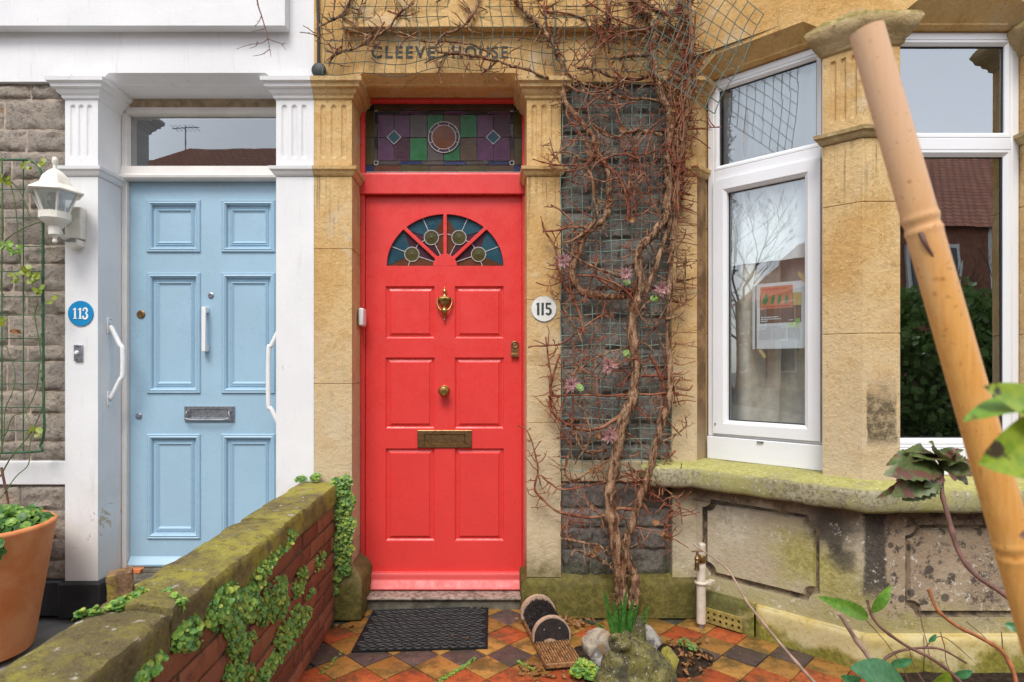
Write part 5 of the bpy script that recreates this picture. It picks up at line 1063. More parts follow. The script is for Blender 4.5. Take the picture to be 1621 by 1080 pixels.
# clay air vent in the canted plinth
vu0, vu1 = cu(1118,-.034), cu(1176,-.034); vz0, vz1 = .008, .078
m = MB(); hs_ = [(lerp(vu0,vu1,(k+.5)/6.0)-.006,lerp(vu0,vu1,(k+.5)/6.0)+.006,vz0+.012+r_*.028,vz0+.028+r_*.028) for k in range(6) for r_ in range(2)]
us = sorted({vu0,vu1,*[h[0] for h in hs_],*[h[1] for h in hs_]}); zs_ = sorted({vz0,vz1,*[h[2] for h in hs_],*[h[3] for h in hs_]})
for i in range(len(us)-1):
    for j in range(len(zs_)-1):
        a,b,c,d = us[i],us[i+1],zs_[j],zs_[j+1]
        if any(h[0] <= (a+b)/2 <= h[1] and h[2] <= (c+d)/2 <= h[3] for h in hs_):
            m.rings(FC,[rect(a,b,c,d),rect(a,b,c,d)],[-.046,-.034],cap=False); continue
        m.quad(FC(a,c,-.046),FC(b,c,-.046),FC(b,d,-.046),FC(a,d,-.046))
m.rings(FC,[rect(vu0,vu1,vz0,vz1),rect(vu0,vu1,vz0,vz1)],[-.046,-.028],cap=False); m.quad(FC(vu0,vz0,-.0335),FC(vu1,vz0,-.0335),FC(vu1,vz1,-.0335),FC(vu0,vz1,-.0335),1)
vo = m.build('air_vent', [MAT['vent'],MAT['blackpaint']], smooth=0); tag(vo,'ochre clay air vent with square holes low on the bay','vent')
# ------------------------------------------------------------------ doormat: interlaced rubber ridges
c0, c1, c2, c3 = [Vector((P(px,py,CAMZ*FPX/(py-CY)).x, CAMZ*FPX/(py-CY), 0)) for (px,py) in ((556,1034),(772,1028),(773,962),(591,968))]
mat_o = thing('doormat','black rubber ridged doormat before the red door','doormat',tuple((c0+c2)/2))
def mp(u,v): return c0.lerp(c1,u).lerp(c3.lerp(c2,u),v)
m = MB()
def mq(u0,u1,v0,v1,z0,z1): 
    vs = [mp(u,v)+Vector((0,0,z)) for z in (z0,z1) for (u,v) in ((u0,v0),(u1,v0),(u1,v1),(u0,v1))]; m.add(vs,[(0,1,2,3),(4,5,6,7),(0,1,5,4),(1,2,6,5),(2,3,7,6),(3,0,4,7)])
mq(0,1,0,1,.003,.008); m.build('mat_base', MAT['rubber'], mat_o)
m = MB(); NU, NV = 15, 10
for j in range(NV):
    for i in range(NU):
        u = (i+.5+(.25 if j % 2 else -.25))/NU; v = (j+.5)/NV
        if not .02 < u < .98: continue
        hw, hv = .44/NU, .36/NV; pts = [mp(u+hw*math.cos(a_*math.pi/5),v+hv*math.sin(a_*math.pi/5))+Vector((0,0,.010)) for a_ in range(11)]; m.tube(pts,.0048,6,caps=False)
stuff(m.build('mat_ridges', MAT['rubber2'], mat_o, smooth=60))  # ridges coloured paler than the mat base so the pattern shows
# ------------------------------------------------------------------ boot brush
bo = Vector((X(868,2.78),2.78,0)); ang = R(9); BF = Frame(bo,(math.cos(ang),math.sin(ang),0),(0,0,1),(-math.sin(ang),math.cos(ang),0))
bb = thing('boot_brush','wooden boot scraper brush with two round ends beside the door','boot brush',tuple(bo))
m = MB(); m.box(BF,-.072,.085,.012,.034,-.235,.26); m.build('base_board', MAT['brushwood'], bb, bevel=.003)
m = MB()
for k in range(13): u = -.069+k*.0119; m.box(BF,u,u+.0065,.0345,.043,-.232,-.045)
m.build('scraper_ridges', MAT['brushwood'], bb, bevel=.001)
m = MB(); m.box(BF,-.070,.083,-.0,.0115,-.225,-.20); m.box(BF,-.070,.083,0,.0115,.2,.25); m.build('foot', MAT['bristle'], bb)
for k,(wv,nm) in enumerate(((-.04,'front'),(.215,'rear'))):
    r_ = .088; ol = [(.006+r_*math.cos(R(a)),.060+r_*math.sin(R(a))) for a in range(-35,216,8)]
    ol = [(u,max(v,.0345)) for u,v in ol]
    m = MB(); m.prism(ol,BF,wv,wv+.022); ep = m.build('end_plate', MAT['palewood'], bb, bevel=.002)
    rb_ = r_-.007; il = [(.006+rb_*math.cos(R(a)),.060+rb_*math.sin(R(a))) for a in range(-10,191,6)]; il = il+[(-.078,.036),(-.035,.036),(-.028,.048),(-.005,.054),(.02,.048),(.03,.036),(.088,.036)]
    if k == 0:
        m = MB(); m.prism(il,BF,wv-.0025,wv-.0004); m.build('black_face', MAT['bristle'], ep)
        m = MB()
        for (u,v) in ((-.03,.092),(.042,.094)): m.lathe([(.0045,0),(.003,.0025),(0,.003)],BF(u,v,wv-.0025),BF.w*-1,10)
        m.build('screw', MAT['steel'], ep)
m = MB(); rr = random.Random(5)
for i in range(900):
    a = R(rr.uniform(-5,185)); wv = rr.uniform(-.015,.213); r0 = .078; inn = rr.uniform(.025,.055); c_ = Vector((.006,.06))
    p0 = BF(c_.x+r0*math.cos(a),max(.036,c_.y+r0*math.sin(a)),wv); p1 = BF(c_.x+(r0-inn)*math.cos(a+rr.uniform(-.2,.2)),max(.036,c_.y+(r0-inn)*math.sin(a)),wv+rr.uniform(-.012,.012)); m.tube([p0,p1],[.0016,.001],3)
for i in range(1100):
    a = R(rr.uniform(0,180)); r0 = .072*math.sqrt(rr.random()); p0 = BF(.006+r0*math.cos(a),.058+r0*math.sin(a),.214); m.tube([p0,BF(.006+r0*1.02*math.cos(a)+rr.uniform(-.006,.006),.058+r0*math.sin(a)+rr.uniform(-.004,.008),.214-rr.uniform(.03,.06))],[.0016,.0010],3)
for i in range(700): 
    u, wv = rr.uniform(-.065,.078), rr.uniform(-.015,.213); hh = math.sqrt(max(0,.075**2-(u-.006)**2)); m.tube([BF(u,.034,wv),BF(u+rr.uniform(-.006,.006),.05+hh*rr.uniform(.55,.95),wv+rr.uniform(-.01,.01))],[.0018,.0011],3)
stuff(m.build('bristles', MAT['bristle'], bb))
# ------------------------------------------------------------------ rocks, ornament, daffodil, litter
rock('rock','pale angular rock with rusty patch right of the boot brush',(X(938,2.72),2.72,.055),(.092,.08,.11),MAT['flint'],12,4,.2)
rock('rock','small white and grey pitted rock behind the stone frog',(X(1032,2.72),2.74,.045),(.075,.07,.08),MAT['flint2'],22,4,.2)
rock('rock','mossy upright rock wedged behind the frog head',(X(1006,2.66),2.66,.07),(.06,.065,.115),MAT['ornament'],31,4,.2)
rock('rock','small mossy wedge shaped stone right of the frog',(X(1064,2.55),2.55,.03),(.048,.05,.08),MAT['coping'],41,4,.25)
rock('rock','small dark grey stone touching the pale angular rock',(X(945,2.6),2.6,.03),(.042,.04,.05),MAT['flint2'],51,3,.2)
bm = bmesh.new()
for (px,py,d,r_,sz_) in ((982,1018,2.44,.042,(1.15,1.1,.8)),(998,1030,2.46,.055,(1,1,.9)),(1010,1050,2.47,.085,(1.15,1.1,1)),(1022,1075,2.48,.115,(1.1,1.1,1)),(975,1062,2.43,.065,(.9,1,1.3)),(968,1090,2.41,.08,(1,1,1)),(1000,1110,2.42,.12,(1.2,1.1,1)),(972,1010,2.42,.018,(1,1,1)),(992,1006,2.44,.018,(1,1,1))):
    mtx = Matrix.Translation(P(px,py,d)) @ Matrix.Diagonal((*sz_,1)); bmesh.ops.create_icosphere(bm, subdivisions=3, radius=r_, matrix=mtx)
me = bpy.data.meshes.new('stone_frog'); bm.to_mesh(me); bm.free(); me.materials.append(MAT['ornament']); o = bpy.data.objects.new('stone_frog', me); COL.objects.link(o)
rm = o.modifiers.new('r','REMESH'); rm.mode = 'VOXEL'; rm.voxel_size = .007; rm.use_smooth_shade = True; sm = o.modifiers.new('s','SMOOTH'); sm.iterations = 3
tx_ = bpy.data.textures.new('cl','CLOUDS'); tx_.noise_scale = .05; dm = o.modifiers.new('d','DISPLACE'); dm.texture = tx_; dm.strength = .022; tag(o,'weathered mossy stone frog ornament among the rocks','ornament')
df = thing('daffodil','clump of upright green daffodil leaves among the rocks','plant',tuple((X(985,2.78),2.78,0)))
rr = random.Random(8)
for (px,py,bxp) in ((961,943,975),(967,975,978),(990,945,985),(983,958,984),(1000,960,988),(998,965,992),(1020,970,998),(1018,990,1000),(948,996,972),(974,962,980),(1006,968,992),(964,985,976),(992,978,986),(985,970,983)):
    d = 2.75+rr.uniform(-.04,.05); tip = P(px+(px-985)*.25,py-12,d-.03); b_ = Vector((X(bxp,d),d+rr.uniform(-.02,.02),.0)); mid = b_.lerp(tip,.6)+Vector((0,0,.02)); pts = crom([b_,mid,tip],5); m = MB(); n = len(pts); vs = []
    for i,p in enumerate(pts):
        t = i/(n-1); wd = .0095*(1-.15*t)*(1-t**5)+.0005; sx = Vector((1,rr.uniform(-.2,.2),0)).normalized(); vs += [p-sx*wd,p+Vector((0,-.0035*(1-t),0)),p+sx*wd]
    fs = []
    for i in range(n-1): a = i*3; fs += [(a,a+1,a+4,a+3),(a+1,a+2,a+5,a+4)]
    m.add(vs,fs); m.build('leaf', MAT['daff'], df, smooth=80)
# soil and leaf litter round the rocks
m = MB(); cS = Vector((X(1010,2.68),2.66,0)); nS = 40; vs = [(cS.x,cS.y,.03)]
for r_ in range(1,9):
    for k in range(nS):
        an = 2*math.pi*k/nS; f_ = r_/8; rx = (.33+.06*noise.noise(Vector((math.cos(an)*2,math.sin(an)*2,0)))); ry = .17+.05*noise.noise(Vector((math.cos(an)*2,math.sin(an)*2,3))); x = cS.x+rx*f_*math.cos(an)-(.10 if math.sin(an) < 0 else 0)*f_*0; y = cS.y+ry*f_*math.sin(an)
        vs.append((x,y,.022*(1-f_*f_)+.012*noise.noise(Vector((x*25,y*25,0)))*(1-f_)+.0005))
fs = [(0,1+k,1+(k+1)%nS) for k in range(nS)]+[(1+r_*nS+k,1+r_*nS+(k+1)%nS,1+(r_+1)*nS+(k+1)%nS,1+(r_+1)*nS+k) for r_ in range(7) for k in range(nS)]
m.add(vs,fs); stuff(m.build('soil', MAT['soil'], smooth=60))
def dead_leaf_me(seed):
    rr = random.Random(seed); m = MB(); n = 9; L = .032; vs = []
    for i in range(n):
        t = i/(n-1); wd = .010*math.sin(math.pi*min(1,t*.95+.03))**.8*rr.uniform(.8,1.15); z = .006*math.sin(t*3+seed)+.002; vs += [((t-.5)*L,-wd,z+.005*rr.random()),((t-.5)*L,0,z-.002),((t-.5)*L,wd,z+.005*rr.random())]
    m.add(vs,[f for i in range(n-1) for f in ((i*3,i*3+1,i*3+4,i*3+3),(i*3+1,i*3+2,i*3+5,i*3+4))]); me = m.mesh('fallen_leaf',smooth=60); me.materials.append(MAT['deadleaf']); return me
dl = [dead_leaf_me(i) for i in range(5)]; rr = random.Random(17)
spots_ = [(rr.gauss(900,25),rr.uniform(984,998),'brown fallen leaf in the litter along the plinth behind the boot brush') for _ in range(40)]+[(rr.uniform(1055,1125),rr.uniform(1015,1075),'brown fallen leaf in the litter right of the stone frog') for _ in range(40)]+[(rr.uniform(825,900),rr.uniform(1045,1078),'brown fallen leaf on the tiles in front of the boot brush') for _ in range(34)]+[(rr.uniform(700,755),rr.uniform(1005,1030),'tiny dry leaf lying on the doormat') for _ in range(4)]+[(rr.uniform(525,560),rr.uniform(990,1003),'fallen leaf in the corner at the wall foot by the doormat') for _ in range(4)]
for (px,py,lb) in spots_:
    d = CAMZ*FPX/(py-CY); o = bpy.data.objects.new('fallen_leaf', rr.choice(dl)); COL.objects.link(o); o.location = (X(px,d),d,.02 if 'frog' in lb or 'plinth' in lb else .012 if 'doormat' in lb[:36] else .004); o.rotation_euler = (rr.uniform(-.5,.5),rr.uniform(-.5,.5),rr.uniform(0,6.28)); s_ = rr.uniform(.5,1.35); o.scale = (s_,s_,s_); tag(o,lb,'leaf',lb.replace('brown fallen leaf','fallen leaves').replace('tiny dry leaf','dry leaves').replace('fallen leaf in','fallen leaves in'))
gp = lambda px,py: (lambda d: Vector((X(px,d),d,.02)))((CAMZ-.02)*FPX/(py-CY))
clump('ground_weed','low bright green weed in front of the pale rock',[(925,1062,14),(940,1072,14),(915,1068,10),(950,1076,10)],(0,0,1),2.0,.012,'creeper',gp,group=None,maxoff=.05)
clump('ground_weed','sparse dark weed sprigs on the tiles below the tap',[(1085,1022,10),(1100,1030,9)],(0,0,1),.5,.007,'creeper2',gp,group=None,maxoff=.04)
# ------------------------------------------------------------------ terracotta pot and plant
pcx, pcy = X(-34,2.72), 2.72
pot = thing('terracotta_pot','large tapering terracotta flower pot left of the white pilaster','flower pot',(pcx,pcy,0))
m = MB(); m.lathe([(.20,0),(.205,.01),(.285,.545),(.291,.555),(.291,.565),(.283,.572),(.268,.572),(.262,.56),(.255,.50)],(pcx,pcy,0),n=56); m.build('pot_body', MAT['terracotta'], pot, smooth=50)
m = MB(); m.lathe([(.26,.50),(.15,.53),(0,.54)],(pcx,pcy,0),n=30); m.build('potting_soil', MAT['soil'], pot)
m = MB(); rr = random.Random(4)
for i in range(430):
    r_ = .27*math.sqrt(rr.random()); an = rr.uniform(0,6.283); p = Vector((pcx+r_*math.cos(an),pcy+r_*math.sin(an),.55+.10*rr.random()*(1-.5*r_/.27)+(.0 if r_ < .24 else -.03))); leaf_disc(m,p,(rr.uniform(-.5,.5),rr.uniform(-1,.1),rr.uniform(.3,1)),rr.uniform(.010,.026),0 if rr.random() < .6 else 1,8,.2)
    if i % 4 == 0: m.tube([p,(p.x*.7+pcx*.3,p.y*.7+pcy*.3,.53)],.0015,4)
for i in range(26): p = Vector((pcx+.20+U(-.05,.06),pcy-.20+U(-.03,.03),.50+U(-.04,.06))); leaf_disc(m,p,(U(-.2,.7),-1,U(.1,.7)),U(.012,.022),0,8,.2)
tag(m.build('pot_plant', [MAT['potleaf'],MAT['creeper']], origin=(pcx,pcy,.54)),'low bushy green plant filling the terracotta pot','plant')
# ------------------------------------------------------------------ green trellis and rose on the left
TD = 3.03; tr_ = thing('trellis','green tubular wire trellis against the stone wall on the left','trellis',(X(0,TD),TD,Z(717,TD)))
m = MB(); m.tube(crom([P(-180,253,TD),P(20,253,TD),P(45,254,TD),P(60,262,TD),P(68,280,TD)],5)+[P(68,330,TD),P(68,480,TD)]+crom([P(69,640,TD),P(70,680,TD),P(64,705,TD),P(45,716,TD),P(-180,717,TD)],5),.0062,10); m.build('frame_tube', MAT['greentube'], tr_, smooth=60)
for px in (-140,-100,-65,-32,3,37): m = MB(); m.tube([P(px,253,TD),P(px,717,TD)],.003,6); m.build('wire', MAT['greentube'], tr_)
for py in (300,345,390,430,470,499,536,572,608,645,682): m = MB(); m.tube([P(-180,py,TD),P(69,py,TD)],.0024,6); m.build('wire', MAT['greentube'], tr_)
m = MB()
for py in (382,398,415,440,475,500,530,545,600): m.tube([P(68,py-3,TD)+Vector((.0,-.001,0)),P(68,py+3,TD)],.0085,8)
m.build('tie', MAT['greentube'], tr_)
ro_ = thing('climbing_rose','thorny green rose stems on the trellis above the pot','plant',(X(-5,2.9),2.9,.55))
def pathpx(lst, d0, d1=None):
    n = len(lst); return [P(p[0],p[1],lerp(d0,d1 if d1 else d0,i/max(1,n-1))) for i,p in enumerate(lst)]
RS = [[(-10,760,),(5,700),(8,650),(20,620),(24,590),(14,560),(8,540)],[(0,755),(20,720),(45,690),(65,650),(70,600)],[(0,790),(25,755),(45,735),(48,700),(55,680),(45,665),(38,640)],[(68,350),(40,360),(15,375),(0,390)],[(0,282),(20,290),(35,310),(48,345)],[(3,250),(4,350),(2,450),(6,470)],[(60,480),(55,500),(62,540),(66,575)],[(62,575),(58,615),(45,645)],[(15,285),(25,330),(30,400),(40,455),(50,480)],[(0,855),(15,842),(30,828)],[(2,740),(12,790),(18,828)],[(-30,600),(-15,640),(5,690),(20,660),(40,655)]]
for i,l in enumerate(RS):
    pts = crom(pathpx(l,2.98,3.0),5); m = MB(); r0 = .0065 if i in (9,10) else U(.0028,.0045); m.tube(pts,[r0*(1-.45*k/len(pts)) for k in range(len(pts))],7)
    for p in pts[::2]: m.tube([p,p+Vector((U(-.008,.008),U(-.008,0),U(-.004,.006)))],[.0012,.0003],4)
    m.build('stem', MAT['browncane'] if i in (9,10) else MAT['rose_stem'], ro_, smooth=60)
for (px,py,n_) in ((38,262,4),(8,285,5),(10,390,6),(25,395,5),(55,440,7),(40,428,5),(25,440,4),(60,460,3),(5,510,4),(82,472,2),(66,258,3),(55,685,4)):
    m = MB()
    for _ in range(n_*2): leaf_disc(m,P(px+U(-9,9),py+U(-7,7),2.98+U(-.02,.02)),(U(-.5,.5),-1,U(-.3,.7)),U(.008,.016),0,7,.15)
    m.build('leaves', MAT['rose_leaf'] if py > 400 or py < 300 else MAT['creeper'], ro_)
o = bpy.data.objects.new('fallen_leaf', dl[0]); COL.objects.link(o); o.location = P(25,527,3.02); o.rotation_euler = (1.2,.2,.4); o.scale = (1.5,)*3; tag(o,'single brown leaf caught in the green trellis','leaf')
# bare twig hanging at the top left
tw = thing('hanging_twig','bare dark twig hanging over the white wall at the top','twig',(X(410,2.8),2.8,2.65))
TWG = [[(398,-140),(402,-60),(407,0),(414,25),(420,45),(424,62)],[(424,62),(415,68),(400,70),(388,73),(374,78)],[(424,62),(427,75),(429,90)],[(424,62),(436,66),(446,70),(450,76)],[(420,45),(410,48),(398,50)],[(427,78),(415,86),(400,89)],[(408,66),(405,73),(395,77)],[(446,70),(452,68)],[(414,25),(409,36),(402,42)]]
for i,l in enumerate(TWG):
    m = MB(); pts = crom(pathpx(l,2.75),4); m.tube(pts,[(.0045 if i == 0 else .0022)*(1-.6*k/len(pts)) for k in range(len(pts))],6)
    for p in pts[::3]: m.tube([p,p+Vector((U(-.012,.012),U(-.01,.01),U(-.012,.006)))],[.0011,.0007],4)
    if i == 0: m.tube([pts[0],(pts[0].x+.1,3.0,4.3),(pts[0].x+.1,3.1,4.5)],[.005,.007,.008],6)
    m.build('branch' if i == 0 else 'side_shoot', MAT['browncane'], tw, smooth=60)
# ------------------------------------------------------------------ wire mesh on the sandstone house
def wires(name, label, fn, iu, iv, r=.0018, mat='darkwire'):
    """fn(i,j)->point; wires along both directions of an index grid, each wire its own piece"""
    root = None; t_ = thing(name, label, 'wire mesh', tuple(fn(0,iv)), 'green wire mesh on the sandstone house')
    for i in range(iu+1): m = MB(); m.tube([fn(i,j/2) for j in range(2*iv+1)], r*U(.9,1.1), 4); m.build('wire', MAT[mat], t_, smooth=0)
    for j in range(iv+1): m = MB(); m.tube([fn(i/2,j) for i in range(2*iu+1)], r*U(.9,1.1), 4); m.build('wire', MAT[mat], t_, smooth=0)
    return t_
def top_mesh(i, j):
    px = 512+i*16.6; sag = 6*math.sin(i*.33)+4*math.sin(i*.9+1); py = -24+j*17.2+(sag*(j/8)**1.5 if j > 2 else 0)
    d = 3.035-.012*math.sin(i*.8)-.015*math.sin(j*.9+i*.2); px += 3*math.sin(j*1.3+i*.15); return P(px,py,d)
wires('wire_mesh','sagging green wire mesh stretched over the carved house name',top_mesh,22,8)
def mid_mesh(i, j):
    px = 878+i*16.4; py = -25+j*17; d = 3.03-.01*math.sin(i*.8+j*.3); return P(px+2*math.sin(j*.8),py+2*math.sin(i*1.1),d)
wires('wire_mesh','green wire mesh behind the vine right of the house name',mid_mesh,13,8)
def col_mesh(i, j):
    px = 889+i*15.7; py = 132+j*16.6; d = 3.085-.008*math.sin(i*.7+j*.33); return P(px+1.8*math.sin(j*.5+i),py+1.8*math.sin(i*.9+j*.3),d)
wires('wire_mesh','long panel of green wire mesh over the dark stone beside the red door',col_mesh,11,37,.0024,'greenwire')
def flare(i, j):
    o = Vector((1055,20)); a = Vector((1085,-45)); px = 1088+i*13.6-j*8.8+3*math.sin(j+i*.4); py = -62+i*9.2+j*17.5+2*math.sin(i*.9); d = 3.0-.028*i-.008*j+.01*math.sin(i*.7); return P(px,py,max(2.6,d))
wires('wire_mesh','loose corner of green wire mesh springing out over the bay window',flare,9,9,.0023)
# ------------------------------------------------------------------ the vine
vine = thing('climbing_vine','leafless climbing vine with twisted trunk on the wall right of the red door','vine',(X(988,3.02),3.02,0))
VD = 3.045
def vtube(m, lst, r0, r1, d0=VD, d1=None, jit=.0, sub=5, n=7, wob=.004):
    pts = crom(pathpx(lst,d0,d1),sub); k = len(pts); sd = U(0,50)
    pts = [p+noise.noise_vector(p*18+Vector((sd,0,0)))*wob for p in pts]
    rad = [lerp(r0,r1,i/(k-1))*(1+.38*noise.noise(pts[i]*45)+.25*max(0,noise.noise(pts[i]*90+Vector((7,0,0))))) for i in range(k)]; m.tube(pts,rad,n,0,jit,jsc=45); return pts
def sprout(m, pts, n, L=(.02,.07), r=.0021, up=0, side=None):
    for _ in range(n):
        i = random.randrange(1,len(pts)-1) if len(pts) > 2 else 0; p = pts[i]; tg = (pts[min(i+1,len(pts)-1)]-pts[i-1]).normalized() if i else Vector((0,0,1))
        sd = Vector((tg.z,0,-tg.x))*random.choice((-1,1)) if side is None else Vector(side); dr = (sd+tg*U(-.7,.7)+Vector((0,U(-.6,.25),U(-.2,.3)+up))).normalized(); l = U(*L); q = [p]; cur = p
        for k in range(3): dr = (dr+Vector((U(-.45,.45),U(-.2,.15),U(-.35,.45)))).normalized(); cur = cur+dr*l/3; cur.y = min(cur.y,3.085); q.append(cur)
        m.tube(q,[r,r*.85,r*.75,r*.55],5); 
        if random.random() < .6: m.tube([q[2],q[2]+Vector((U(-.015,.015),U(-.012,.0),U(-.012,.015)))],[r*.8,r*.5],4)
        if random.random() < .5: m.tube([q[-1],q[-1]+(q[-1]-q[-2])*.25],[r*1.3,r*.3],4)
def flakes(m, pts, rad, n):
    for _ in range(n):
        i = random.randrange(0,len(pts)-1); p = pts[i].lerp(pts[i+1],random.random()); an = U(3.3,6.1); o_ = Vector((math.cos(an),math.sin(an)*1.0,0)); q = p+o_*rad*1.02; t_ = (pts[i+1]-pts[i]).normalized(); l = U(.008,.03); wd = U(.0015,.004); s_ = t_.cross(o_).normalized()*wd; tip = q+t_*l*random.choice((-1,1))+o_*U(.002,.008); m.add([q-s_,q+s_,tip+s_*.4,tip-s_*.4],[(0,1,2,3)])
main = [(997,-20),(1000,0),(1018,21),(1030,33),(1036,59),(1034,86),(1036,118),(1047,151),(1059,178),(1061,207),(1056,252),(1059,284),(1057,320),(1055,341),(1035,369),(1011,398),(1010,426),(1015,451),(1007,476),(1001,514),(1004,552),(1007,583),(1004,609),(1002,632),(990,655),(981,689),(971,740),(965,784),(968,821),(974,856),(980,897),(984,935),(985,962)]
m = MB(); pts = crom(pathpx(main,3.035,3.0),6); n_ = len(pts); rad = [lerp(.0155,.030,(i/(n_-1))**1.6)*(1+.28*noise.noise(pts[i]*26)) for i in range(n_)]
pts = [p+noise.noise_vector(p*15)*.005 for p in pts]; m.tube(pts,rad,14,0,.40,jsc=60); flakes(m,pts,.021,900); sprout(m,pts,60,(.02,.09),.0030); m.build('trunk', MAT['bark'], vine, smooth=60)
sec = [(1074,285),(1070,330),(1064,394),(1060,457),(1057,520),(1060,583),(1060,631),(1047,670),(1037,708),(1028,746),(1012,790),(999,834),(990,862),(994,890),(1006,919),(1003,955)]
m = MB(); pts = vtube(m,sec,.009,.024,3.03,3.0,.3,6,10); flakes(m,pts[40:],.018,220); sprout(m,pts,60,(.02,.11),.0030); m.build('trunk', MAT['bark'], vine, smooth=60)
m = MB(); pts = vtube(m,[(976,905),(982,925),(990,950),(998,962)],.022,.018,3.0,2.99,.4,6,10); flakes(m,pts,.02,80); m.build('root_flare', MAT['bark'], vine, smooth=60)
